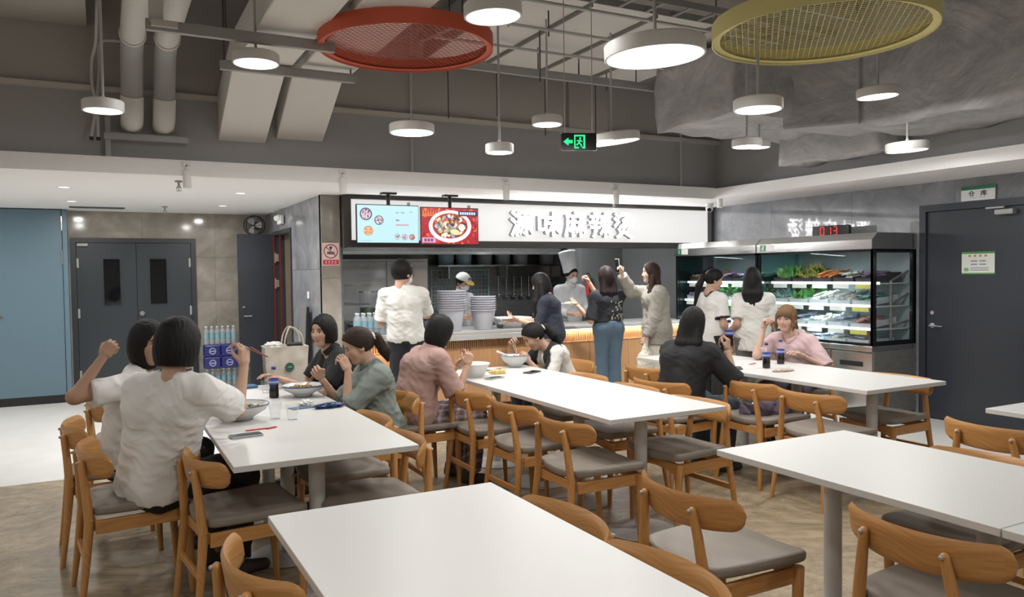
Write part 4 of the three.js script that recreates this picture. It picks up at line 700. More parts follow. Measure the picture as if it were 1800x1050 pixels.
const menu = {   // from the far end to the near end
  near: [[['leaf', 'green', 'pale green leafy vegetables'], ['leaf', 'olive', 'yellow green sprouts'], ['stick', 'orange', 'orange sausage sticks'], ['slab', 'white', 'white and green packed slices'], ['slab', 'purple', 'dark purple slices']],
    [['leaf', 'teal', 'bluish green leaves'], ['leaf', 'bright', 'bright green lettuce'], ['stick', 'white', 'white noodle bundles'], ['stick', 'white', 'white enoki mushrooms'], ['slab', 'teal', 'grey green slices']],
    [['slab', 'teal', 'pale teal packs'], ['slab', 'blue', 'pale blue packs'], ['ball', 'white', 'white fish balls'], ['slab', 'blue', 'blue white packs'], ['slab', 'pink', 'pinkish packs']],
    [['slab', 'blue', 'blue wrapped packs'], ['slab', 'white', 'white wrapped packs'], ['slab', 'blue', 'pale wrapped packs'], ['slab', 'white', 'white tofu packs'], ['slab', 'blue', 'pale blue bags']]],
  far: [[['ball', 'brown', 'brown mushrooms'], ['stick', 'brown', 'dark brown sticks'], ['slab', 'purple', 'dark seaweed'], ['slab', 'blue', 'white plastic bags'], ['slab', 'white', 'white plastic packs']],
    [['ball', 'purple', 'dark fungus'], ['slab', 'brown', 'brown tofu skin'], ['leaf', 'dark', 'dark green leaves'], ['leaf', 'bright', 'fresh green leaves'], ['leaf', 'bright', 'bright green leaves']],
    [['slab', 'teal', 'pale packs'], ['slab', 'blue', 'light blue packs'], ['leaf', 'bright', 'loose green herbs'], ['slab', 'teal', 'teal packs'], ['slab', 'blue', 'white blue packs']],
    [['slab', 'white', 'white bags'], ['slab', 'blue', 'blue bags'], ['slab', 'white', 'stacked white bags'], ['slab', 'blue', 'stacked blue bags'], ['slab', 'white', 'pale bags']]],
};
const LEVEL = ['top shelf', 'second shelf', 'third shelf', 'floor'];
for (const [side, z0, z1] of [['near', -6.74, -5.2], ['far', -8.22, -6.76]]) menu[side].forEach((row, lv) => row.forEach(([kind, colour, words], k) => {
  const [y, xf] = lv < 3 ? SHELVES[lv] : [0.765, 6.88], z = z0 + 0.19 + k * ((z1 - z0 - 0.14) / 5);
  const t = thing('food_tray', `tray of ${words}, ${LEVEL[lv]} of the ${side === 'near' ? 'glass ended fridge' : 'fridge behind the people'}`, 'food tray', [xf + 0.22, y + 0.002, z], 0, 'food trays in the display fridges');
  mesh('tray', trayGeo.map((g) => g.clone()), lv === 0 ? trayBlack : trayClear, t);
  const g = pileGeo[kind][(k + lv) % pileGeo[kind].length]; const p = mesh('food', g, foodMats[colour], t); p.userData.kind = 'stuff'; p.scale.set(1, lv === 3 ? 0.8 : 1.0, 1); p.rotation.y = 0;
  t.rotation.z = lv < 3 ? 0.12 : 0; if (lv < 3) t.position.y += 0.026;
}));
// red digital clock on top of the near fridge
{
  const c = thing('digital_clock', 'black digital clock with red digits on top of the display fridge', 'clock', [7.28, 1.914, -6.08], -Math.PI / 2 + 0.12);
  mesh('casing', bx(-0.23, 0.23, 0, 0.125, -0.02, 0.02, 0.006), M.blackGloss, c);
  const seg = std(lin(0.3, 0.01, 0.01), 0.5, { emissive: lin(1, 0.03, 0.02), emissiveIntensity: 1.1 });
  const D = { 0: 'abcdef', 1: 'bc', 3: 'abcdg' }, SEG = { a: [0, 0.072, 1], g: [0, 0.0, 1], d: [0, -0.072 + 0.0, 1], f: [-0.022, 0.036, 0], b: [0.022, 0.036, 0], e: [-0.022, -0.036, 0], c: [0.022, -0.036, 0] };
  [['0', -0.1], ['1', -0.015], ['3', 0.06]].forEach(([ch, x]) => mesh('digit', [...D[ch]].map((s) => { const [sx, sy, hz] = SEG[s]; const k = 0.62; return hz ? bx(x + sx - 0.017, x + sx + 0.017, 0.064 + sy * k - 0.005, 0.064 + sy * k + 0.005, 0.0205, 0.0225) : bx(x + sx - 0.005, x + sx + 0.005, 0.064 + sy * k - 0.018, 0.064 + sy * k + 0.018, 0.0205, 0.0225); }), seg, c));
}
// ---------------------------------------------------------------- tables
const TW = 0.83, TL = 1.24;
function buildTable() {
  const t = new THREE.Group();
  mesh('table_top', bx(-TW / 2, TW / 2, 0.722, 0.75, -TL / 2, TL / 2, 0.003), M.tableTop, t);
  for (const s of [-1, 1]) {
    const z = s * (TL / 2 - 0.28);
    mesh('column', [at(cyl(0.038, 0.038, 0.7, 24), 0, 0.36, z), at(cyl(0.11, 0.11, 0.006, 24), 0, 0.719, z)], M.tableLeg, t);
    mesh('foot_disc', at(lathe([[0, 0.022], [0.05, 0.02], [0.2, 0.01], [0.21, 0.004], [0.21, 0], [0, 0]], 40), 0, 0, z), M.tableLeg, t);
  }
  return t;
}
const tableProto = buildTable();
function placeTable(label, x, z) { const c = tableProto.clone(); c.name = numbered('dining_table'); scene.add(c); c.position.set(x, 0, z); return meta(c, label, 'table', 'white dining tables'); }
placeTable('white table in the left row with the blue snack packet, nearer the camera', 0.885, -3.42 - TL / 2);
placeTable('white table in the left row where the person in black sits', 0.885, -3.425 - TL * 1.5);
placeTable('empty white table at the bottom centre of the picture', 0.885, -2.66 + TL / 2);
placeTable('empty white table end in the middle row nearest the camera side of the seam', 2.825, -3.45 - TL / 2);
placeTable('white table in the middle row with the bowls of two eating people', 2.825, -3.455 - TL * 1.5);
placeTable('empty white table at the lower right in the foreground', 2.825, -2.63 + TL / 2);
placeTable('white table at the right edge of the picture joined to the foreground table', 2.825, -2.625 + TL * 1.5);
placeTable('empty white end table of the right row in front of the store room door', 4.825, -3.40 - TL / 2);
placeTable('white table in the right row with two dark bottles', 4.825, -3.405 - TL * 1.5);
placeTable('white table corner entering at the right picture edge', 4.825, -2.63 + TL / 2);

// ---------------------------------------------------------------- chairs (local front is +z)
function backrestGeo() {
  const NU = 28, NV = 8, pos = [], idx = [], T = 0.011;
  const ring = [];
  for (let i = 0; i <= NU; i++) {
    const u = Math.sin((-0.5 + i / NU) * Math.PI) * 0.5 + (-0.5 + i / NU), a = u * 1.03, R = 0.327, e = 0.2, q = Math.max(0, (Math.abs(u) - 1 + e) / e);
    const cx = Math.sin(a) * R * 1.0, cz = -0.245 + (1 - Math.cos(a)) * R * 0.72;
    const nx = Math.sin(a), nz = -Math.cos(a);
    const hh = 0.064 * Math.sqrt(Math.max(0, 1 - q * q)) * (1 - 0.1 * u * u) + 0.0004, yc = 0.68 + 0.012 * u * u;
    const row = [];
    for (let s = 0; s < 2; s++) for (let j = 0; j <= NV; j++) {
      const v = s ? 1 - 2 * j / NV : -1 + 2 * j / NV;
      const tk = T * Math.sqrt(Math.max(0, 1 - Math.pow(Math.abs(v), 6))) * Math.sqrt(Math.max(0.02, 1 - Math.pow(Math.abs(u), 24)));
      const off = (s ? -1 : 1) * tk, lean = v * hh * -0.16;
      row.push(pos.length / 3); pos.push(cx + nx * (off - lean * 0), yc + v * hh, cz + nz * off + lean);
    }
    ring.push(row);
  }
  const m = ring[0].length;
  for (let i = 0; i < NU; i++) for (let j = 0; j < m; j++) { const k = (j + 1) % m; idx.push(ring[i][j], ring[i][k], ring[i + 1][k], ring[i][j], ring[i + 1][k], ring[i + 1][j]); }
  const g = new THREE.BufferGeometry(); g.setAttribute('position', new THREE.Float32BufferAttribute(pos, 3)); g.setIndex(idx); g.computeVertexNormals();
  return uvBox(g);
}
function seatGeo() {
  const s = new THREE.Shape(); s.moveTo(-0.19, -0.2);
  s.bezierCurveTo(-0.1, -0.235, 0.1, -0.235, 0.19, -0.2); s.bezierCurveTo(0.225, -0.18, 0.225, -0.1, 0.24, 0.1);
  s.bezierCurveTo(0.25, 0.2, 0.24, 0.225, 0.2, 0.23); s.bezierCurveTo(0.1, 0.245, -0.1, 0.245, -0.2, 0.23);
  s.bezierCurveTo(-0.24, 0.225, -0.25, 0.2, -0.24, 0.1); s.bezierCurveTo(-0.225, -0.1, -0.225, -0.18, -0.19, -0.2);
  const g = new THREE.ExtrudeGeometry(s, { depth: 0.012, bevelEnabled: true, bevelSize: 0.016, bevelThickness: 0.016, bevelSegments: 4, curveSegments: 10, bevelOffset: -0.014 });
  g.rotateX(Math.PI / 2); g.translate(0, 0.462, 0);
  const p = g.attributes.position; for (let i = 0; i < p.count; i++) { const x = p.getX(i), z = p.getZ(i); p.setY(i, p.getY(i) + 0.35 * x * x - 0.012 * Math.max(0, 1 - (x * x + z * z) / 0.05)); }
  return uvBox(toCreasedNormals(g, 0.7));
}
function buildChair() {
  const c = new THREE.Group();
  mesh('seat', seatGeo(), M.seat, c);
  const br = mesh('backrest', backrestGeo(), M.wood, c);
  for (const s of [-1, 1]) {
    mesh('front_leg', uvBox(mergeGeometries([rod([s * 0.215, 0.43, 0.195], [s * 0.205, 0.25, 0.2], 0.022, 0.0205, 12), rod([s * 0.205, 0.25, 0.2], [s * 0.2, 0, 0.21], 0.0205, 0.013, 12)]), 1, true), M.wood, c);
    const P = [[s * 0.215, 0, -0.275], [s * 0.195, 0.25, -0.245], [s * 0.178, 0.42, -0.228], [s * 0.155, 0.59, -0.24], [s * 0.138, 0.69, -0.252]];
    const R = [0.013, 0.0185, 0.022, 0.019, 0.0155];
    const segs = []; for (let i = 0; i < 4; i++) segs.push(rod(P[i], P[i + 1], R[i], R[i + 1], 12));
    mesh('rear_leg', uvBox(mergeGeometries([...segs, at(new THREE.SphereGeometry(0.0155, 12, 8), ...P[4])]), 1, true), M.wood, c);
    mesh('side_rail', (() => { const g = bx(s * 0.2 - 0.011, s * 0.2 + 0.011, 0.365, 0.428, -0.205, 0.2, 0.004); return g; })(), M.wood, c);
    const cap = mesh('screw_cap', at(new THREE.SphereGeometry(0.008, 10, 6), s * 0.138, 0.692, -0.268), M.galv, br); cap.scale.setScalar(1);
  }
  const arch = new THREE.Shape(); arch.moveTo(-0.2, 0.43); arch.lineTo(0.2, 0.43); arch.lineTo(0.2, 0.355); arch.quadraticCurveTo(0, 0.43, -0.2, 0.355);
  mesh('front_rail', uvBox(new THREE.ExtrudeGeometry(arch, { depth: 0.02, bevelEnabled: false, curveSegments: 10 }).translate(0, 0, 0.185)), M.wood, c);
  mesh('rear_rail', bx(-0.18, 0.18, 0.375, 0.425, -0.22, -0.2, 0.004), M.wood, c);
  mesh('stretcher', bx(-0.195, 0.195, 0.215, 0.248, -0.255, -0.235, 0.004), M.wood, c);
  return c;
}
const chairProto = buildChair();
// pos = middle of the seat, turn: +X = pi/2, -X = -pi/2
const RT = Math.PI / 2;
function chair(label, x, z, turn) { const c = chairProto.clone(); c.name = numbered('dining_chair'); scene.add(c); c.position.set(x, 0, z); c.rotation.y = turn; return meta(c, label, 'chair', 'wooden dining chairs'); }
chair('wooden chair farthest back on the left side of the left row', 0.15, -5.85, RT);
chair('wooden chair under the far person in white at the left', 0.04, -5.0, RT + 0.05);
chair('wooden chair under the person in white with back to us', 0.13, -4.28, RT + 0.1);
chair('empty wooden chair tucked under the near left corner of the left table', 0.57, -3.82, RT + 0.12);
chair('empty wooden chair at the right near corner of the left table', 1.14, -3.67, -RT + 0.02);
chair('empty wooden chair beside the person in grey green', 1.18, -4.28, -RT);
chair('wooden chair under the person in grey green', 1.6, -4.95, -RT);
chair('wooden chair under the person in black at the left table', 1.62, -5.75, -RT);
chair('wooden chair at the left side of the empty table at the bottom', 0.55, -2.33, RT + 0.15);
chair('wooden chair nearer the far end of the empty table at the bottom', 1.18, -2.2, -RT);
chair('wooden chair with its backrest at the bottom edge of the picture', 1.17, -1.66, -RT);
chair('empty wooden chair at the near end of the middle row, left side', 2.42, -3.68, RT);
chair('empty wooden chair second from the near end of the middle row, left side', 2.44, -4.33, RT + 0.03);
chair('empty wooden chair third from the near end of the middle row, left side', 2.42, -4.92, RT);
chair('wooden chair under the person in the pink shirt at the middle table', 2.02, -5.28, RT + 0.05);
chair('empty wooden chair at the near end of the middle row, right side', 3.11, -3.72, -RT + 0.05);
chair('empty wooden chair second from the near end of the middle row, right side', 3.13, -4.4, -RT);
chair('empty wooden chair third on the right side of the middle row', 3.18, -5.08, -RT);
chair('wooden chair under the person in the black and white raglan shirt', 3.66, -5.98, -RT);
chair('pulled out wooden chair turned to the foreground table at the lower right', 2.1, -2.28, RT);
chair('wooden chair at the lower right corner tucked at the foreground table', 2.44, -1.56, RT);
chair('wooden chair on the far side of the foreground table, only its top rim showing', 3.14, -1.95, -RT);
chair('wooden chair under the person in black with back to us', 3.8, -4.6, RT + 0.15);
chair('wooden chair beyond the person in black at the right row', 4.22, -5.3, RT);
chair('empty wooden chair with the folded clothes, second from the near end of the right row', 4.32, -4.2, RT);
chair('empty wooden chair at the near end of the right row', 4.28, -3.62, RT);
chair('empty wooden chair between the right row and the store room door', 5.1, -3.78, -RT);
chair('wooden chair under the person in the pink hoodie', 5.52, -4.98, -RT - 0.25);
chair('wooden chair at the right picture edge', 4.2, -2.36, RT);
// ---------------------------------------------------------------- people: distance fields meshed with surface nets
const sub3 = (a, b) => [a[0] - b[0], a[1] - b[1], a[2] - b[2]], add3 = (a, b) => [a[0] + b[0], a[1] + b[1], a[2] + b[2]], mul3 = (a, s) => [a[0] * s, a[1] * s, a[2] * s];
const len3 = (a) => Math.hypot(...a), nrm3 = (a) => mul3(a, 1 / (len3(a) || 1)), dot3 = (a, b) => a[0] * b[0] + a[1] * b[1] + a[2] * b[2], mix3 = (a, b, t) => [a[0] + (b[0] - a[0]) * t, a[1] + (b[1] - a[1]) * t, a[2] + (b[2] - a[2]) * t];
const cross3 = (a, b) => [a[1] * b[2] - a[2] * b[1], a[2] * b[0] - a[0] * b[2], a[0] * b[1] - a[1] * b[0]];
function cap(a, b, ra, rb = ra) {
  const dx = b[0] - a[0], dy = b[1] - a[1], dz = b[2] - a[2], dd = dx * dx + dy * dy + dz * dz || 1e-9, m = Math.max(ra, rb);
  const f = (x, y, z) => { const px = x - a[0], py = y - a[1], pz = z - a[2]; let t = (px * dx + py * dy + pz * dz) / dd; t = t < 0 ? 0 : t > 1 ? 1 : t; const qx = px - t * dx, qy = py - t * dy, qz = pz - t * dz; return Math.sqrt(qx * qx + qy * qy + qz * qz) - (ra + (rb - ra) * t); };
  f.bb = [[Math.min(a[0], b[0]) - m, Math.min(a[1], b[1]) - m, Math.min(a[2], b[2]) - m], [Math.max(a[0], b[0]) + m, Math.max(a[1], b[1]) + m, Math.max(a[2], b[2]) + m]]; return f;
}
function capFlat(a, b, ra, rb) {           // tapered tube with a flat cut at b
  const c = cap(a, mix3(a, b, 1.2), ra, rb + (rb - ra) * 0.2), n = nrm3(sub3(b, a)), e = dot3(n, b);
  const f = (x, y, z) => Math.max(c(x, y, z), n[0] * x + n[1] * y + n[2] * z - e); f.bb = c.bb; return f;
}
function ell(c, r) {
  const f = (x, y, z) => { const px = (x - c[0]) / r[0], py = (y - c[1]) / r[1], pz = (z - c[2]) / r[2], k0 = Math.sqrt(px * px + py * py + pz * pz), qx = px / r[0], qy = py / r[1], qz = pz / r[2], k1 = Math.sqrt(qx * qx + qy * qy + qz * qz); return k1 < 1e-6 ? -Math.min(...r) : k0 * (k0 - 1) / k1; };
  f.bb = [sub3(c, r), add3(c, r)]; return f;
}
function union(list, k) {
  const n = list.length;
  const f = (x, y, z) => { let d = list[0](x, y, z); for (let i = 1; i < n; i++) { const e = list[i](x, y, z), h = k - Math.abs(d - e); d = (d < e ? d : e) - (h > 0 ? h * h * 0.25 / k : 0); } return d; };
  f.bb = [[0, 1, 2].map((i) => Math.min(...list.map((p) => p.bb[0][i]))), [0, 1, 2].map((i) => Math.max(...list.map((p) => p.bb[1][i])))]; return f;
}
function carve(a, b, k) { const f = (x, y, z) => { const d = a(x, y, z), e = -b(x, y, z), h = k - Math.abs(d - e); return (d > e ? d : e) + (h > 0 ? h * h * 0.25 / k : 0); }; f.bb = a.bb; return f; }
function localised(f, m) {                   // a field given in head space, placed by matrix m
  const inv = m.clone().invert().elements, b = new THREE.Box3(V(...f.bb[0]), V(...f.bb[1])).applyMatrix4(m);
  const g = (x, y, z) => f(inv[0] * x + inv[4] * y + inv[8] * z + inv[12], inv[1] * x + inv[5] * y + inv[9] * z + inv[13], inv[2] * x + inv[6] * y + inv[10] * z + inv[14]);
  g.bb = [b.min.toArray(), b.max.toArray()]; return g;
}
function net(f, cell, colourFn) {
  const pad = cell * 2.5, lo = f.bb[0].map((v) => v - pad), n = [0, 1, 2].map((i) => Math.ceil((f.bb[1][i] + pad - lo[i]) / cell) + 1), [nx, ny, nz] = n;
  const D = new Float32Array(nx * ny * nz), B = 6, half = B * cell * 0.9;
  for (let k = 0; k < nz; k += B) for (let j = 0; j < ny; j += B) for (let i = 0; i < nx; i += B) {
    const c = f(lo[0] + (i + B / 2) * cell, lo[1] + (j + B / 2) * cell, lo[2] + (k + B / 2) * cell), far = Math.abs(c) > half * 1.25 + 0.02;
    for (let kk = k; kk < Math.min(nz, k + B); kk++) for (let jj = j; jj < Math.min(ny, j + B); jj++) for (let ii = i; ii < Math.min(nx, i + B); ii++)
      D[(kk * ny + jj) * nx + ii] = far ? c : f(lo[0] + ii * cell, lo[1] + jj * cell, lo[2] + kk * cell);
  }
  const id = new Int32Array(nx * ny * nz).fill(-1), pos = [], idx = [], E = [[0, 1], [0, 2], [0, 4], [1, 3], [1, 5], [2, 3], [2, 6], [3, 7], [4, 5], [4, 6], [5, 7], [6, 7]], d = new Float32Array(8);
  for (let k = 0; k < nz - 1; k++) for (let j = 0; j < ny - 1; j++) for (let i = 0; i < nx - 1; i++) {
    const o = (k * ny + j) * nx + i; let mask = 0;
    for (let c = 0; c < 8; c++) { d[c] = D[o + (c & 1) + (c >> 1 & 1) * nx + (c >> 2) * nx * ny]; if (d[c] < 0) mask |= 1 << c; }
    if (mask === 0 || mask === 255) continue;
    let sx = 0, sy = 0, sz = 0, m = 0;
    for (const [a, b] of E) { if ((d[a] < 0) === (d[b] < 0)) continue; const t = d[a] / (d[a] - d[b]); sx += (a & 1) + ((b & 1) - (a & 1)) * t; sy += (a >> 1 & 1) + ((b >> 1 & 1) - (a >> 1 & 1)) * t; sz += (a >> 2) + ((b >> 2) - (a >> 2)) * t; m++; }
    id[o] = pos.length / 3; pos.push(lo[0] + (i + sx / m) * cell, lo[1] + (j + sy / m) * cell, lo[2] + (k + sz / m) * cell);
  }
  const quad = (a, b, c, e, flip) => { if (a < 0 || b < 0 || c < 0 || e < 0) return; if (flip) idx.push(a, c, b, a, e, c); else idx.push(a, b, c, a, c, e); };
  for (let k = 1; k < nz - 1; k++) for (let j = 1; j < ny - 1; j++) for (let i = 1; i < nx - 1; i++) {
    const o = (k * ny + j) * nx + i, s = D[o] < 0;
    if (s !== D[o + 1] < 0) quad(id[o - nx - nx * ny], id[o - nx * ny], id[o], id[o - nx], !s);
    if (s !== D[o + nx] < 0) quad(id[o - 1 - nx * ny], id[o - nx * ny], id[o], id[o - 1], s);
    if (s !== D[o + nx * ny] < 0) quad(id[o - 1 - nx], id[o - nx], id[o], id[o - 1], !s);
  }
  const g = new THREE.BufferGeometry(); g.setAttribute('position', new THREE.Float32BufferAttribute(pos, 3)); g.setIndex(idx); g.computeVertexNormals();
  if (colourFn) { const c = new Float32Array(pos.length); for (let i = 0; i < pos.length; i += 3) { const q = colourFn(pos[i], pos[i + 1], pos[i + 2]); c[i] = q[0]; c[i + 1] = q[1]; c[i + 2] = q[2]; } g.setAttribute('color', new THREE.BufferAttribute(c, 3)); }
  return g;
}
// ---- head template, looking along +z, eyes at y = 0
const WHITE3 = [1, 1, 1];
const headField = (() => {
  let f = union([ell([0, 0.028, -0.012], [0.074, 0.088, 0.09]), ell([0, -0.035, 0.018], [0.058, 0.075, 0.064]), cap([-0.012, -0.088, 0.052], [0.012, -0.088, 0.052], 0.02), ell([0.034, -0.022, 0.05], [0.028, 0.03, 0.026]), ell([-0.034, -0.022, 0.05], [0.028, 0.03, 0.026]), ell([0, 0.05, 0.045], [0.055, 0.035, 0.035]), cap([0, -0.06, -0.02], [0, -0.15, -0.035], 0.046, 0.047)], 0.03);
  for (const s of [-1, 1]) f = carve(f, ell([s * 0.031, 0.0, 0.094], [0.02, 0.011, 0.016]), 0.014);
  const detail = union([cap([0, 0.008, 0.078], [0, -0.024, 0.094], 0.0075, 0.0105), ell([0.011, -0.03, 0.084], [0.008, 0.007, 0.009]), ell([-0.011, -0.03, 0.084], [0.008, 0.007, 0.009])], 0.01);
  f = union([f, detail], 0.012);
  const fine = [f, ell([0.031, -0.001, 0.0665], [0.0135, 0.0095, 0.0135]), ell([-0.031, -0.001, 0.0665], [0.0135, 0.0095, 0.0135]), cap([-0.016, -0.0555, 0.0765], [0.016, -0.0555, 0.0765], 0.006), cap([-0.013, -0.0645, 0.0755], [0.013, -0.0645, 0.0755], 0.0065), cap([-0.042, 0.021, 0.0695], [-0.014, 0.022, 0.078], 0.005), cap([0.042, 0.021, 0.0695], [0.014, 0.022, 0.078], 0.005)];
  let g = union(fine, 0.005);
  for (const s of [-1, 1]) { let ear = ell([s * 0.076, -0.006, -0.008], [0.009, 0.031, 0.019]); ear = carve(ear, ell([s * 0.087, -0.004, -0.004], [0.006, 0.018, 0.01]), 0.006); g = union([g, ear], 0.008); }
  return g;
})();
function headColour(x, y, z) {
  const ax = Math.abs(x), ex = (ax - 0.031);
  if (z > 0.055) {
    if ((ex / 0.0145) ** 2 + ((y + 0.0005) / 0.0065) ** 2 < 1) return ex * ex + y * y < 0.0058 ** 2 ? [0.05, 0.04, 0.04] : [1.1, 1.35, 1.6];
    if ((ex / 0.0165) ** 2 + ((y - 0.003) / 0.0085) ** 2 < 1 && y > 0.002) return [0.12, 0.12, 0.13];
    if (ax > 0.012 && ax < 0.047 && Math.abs(y - (0.0235 - (ax - 0.028) ** 2 * 6)) < 0.0042) return [0.16, 0.16, 0.17];
    if (ax < 0.023 && y < -0.0495 && y > -0.0715) return Math.abs(y + 0.06) < 0.0013 ? [0.4, 0.25, 0.25] : [0.95, 0.6, 0.6];
    if (ax > 0.022 && ax < 0.055 && y < -0.012 && y > -0.05) return [1.04, 0.93, 0.92];
  }
  return WHITE3;
}
const headGeo = net(headField, 0.0035, headColour);
// ---- hand template: wrist at origin, fingers along +y, palm towards +z, thumb on +x (right hand)
function handGeo(curl, thumbIn) {
  const list = [cap([0, -0.025, 0], [0, 0.015, 0], 0.0225, 0.022)];
  list.push(cap([0.02, 0.02, 0], [0.026, 0.078, -0.002], 0.0165, 0.0125), cap([0, 0.02, -0.001], [0.004, 0.08, -0.003], 0.017, 0.013), cap([-0.02, 0.022, 0], [-0.026, 0.074, -0.001], 0.0155, 0.0115), cap([0.022, 0.02, 0.006], [0.03, 0.045, 0.01], 0.016, 0.012));
  const palm = union(list, 0.014), fingers = [];
  [[0.0285, 0.08, 0.041, 0.0086], [0.0095, 0.084, 0.045, 0.0088], [-0.0095, 0.081, 0.041, 0.0084], [-0.027, 0.073, 0.033, 0.0076]].forEach(([x, y, L, r], i) => {
    let p = [x, y, 0], a = 0; const segs = [];
    [[curl[0], L], [curl[1], L * 0.66], [curl[2], L * 0.55]].forEach(([c, l], k) => { a += c * (1 + 0.08 * (i - 1)); const q = [p[0] + x * 0.08 * (k === 0 ? 1 : 0), p[1] + Math.cos(a) * l, p[2] + Math.sin(a) * l]; segs.push(cap(p, q, r * (1 - 0.07 * k), r * (0.93 - 0.07 * k))); p = q; });
    fingers.push(union(segs, 0.003));
  });
  const t1 = [0.034, 0.03, 0.008], t2 = mix3([0.068, 0.056, 0.014], [0.05, 0.062, 0.034], thumbIn), t3 = mix3([0.082, 0.084, 0.02], [0.036, 0.088, 0.05], thumbIn);
  fingers.push(union([cap(t1, t2, 0.0125, 0.0098), cap(t2, t3, 0.0096, 0.008)], 0.004));
  return net(union([palm, ...fingers], 0.005), 0.0034, () => WHITE3);
}
const HANDS = { relax: handGeo([0.3, 0.45, 0.3], 0.3), grip: handGeo([1.1, 1.2, 0.7], 0.85), pinch: handGeo([0.75, 0.9, 0.4], 1), flat: handGeo([0.08, 0.12, 0.08], 0.1) };
const shoeGeo = net(carve(union([cap([0, 0.045, -0.055], [0, 0.036, 0.03], 0.04, 0.038), cap([0, 0.036, 0.03], [0, 0.028, 0.14], 0.038, 0.03), cap([0, 0.05, -0.045], [0, 0.1, -0.05], 0.038, 0.036)], 0.02), (() => { const p = (x, y) => y; p.bb = [[0, 0, 0], [0, 0, 0]]; return p; })(), 0.004), 0.008);
const skinMat = phys(0xffffff, 0.5, { vertexColors: true, specularIntensity: 0.4 });
const hairMats = { black: phys(lin(0.009, 0.008, 0.008), 0.6, { specularIntensity: 0.45 }), brown: phys(lin(0.03, 0.016, 0.011), 0.6, { specularIntensity: 0.45 }), blond: phys(lin(0.15, 0.085, 0.042), 0.65, { specularIntensity: 0.4 }), wine: phys(lin(0.016, 0.009, 0.009), 0.6, { specularIntensity: 0.45 }) };
function tinted(geo, m, tone) {
  const g = geo.clone(); g.applyMatrix4(m); const c = g.attributes.color, o = new Float32Array(c.count * 3);
  for (let i = 0; i < c.count; i++) for (let k = 0; k < 3; k++) o[i * 3 + k] = c.array[i * 3 + k] * tone[k];
  g.setAttribute('color', new THREE.BufferAttribute(o, 3));
  if (m.determinant() < 0) { const ix = g.index.array; for (let i = 0; i < ix.length; i += 3) { const t = ix[i]; ix[i] = ix[i + 2]; ix[i + 2] = t; } g.computeVertexNormals(); }
  return g;
}
const wrinkle = (x, y, z, a) => { const w = 0.06 * n3(x * 3.1, y * 3.1, z * 3.1), u = y + 0.55 * (x + z) + w, v = x - z - 0.4 * y; const r1 = 1 - Math.abs(n3(v * 3.2, u * 13, z * 2)), r2 = 1 - Math.abs(n3(v * 2.2 + 7, (y - 0.5 * (x - z) + w) * 16, x * 2)); return a * (0.5 * n3(x * 5, y * 5, z * 5) + 0.35 - 0.75 * r1 * r1 * r1 - 0.5 * r2 * r2 * r2 * r2); };
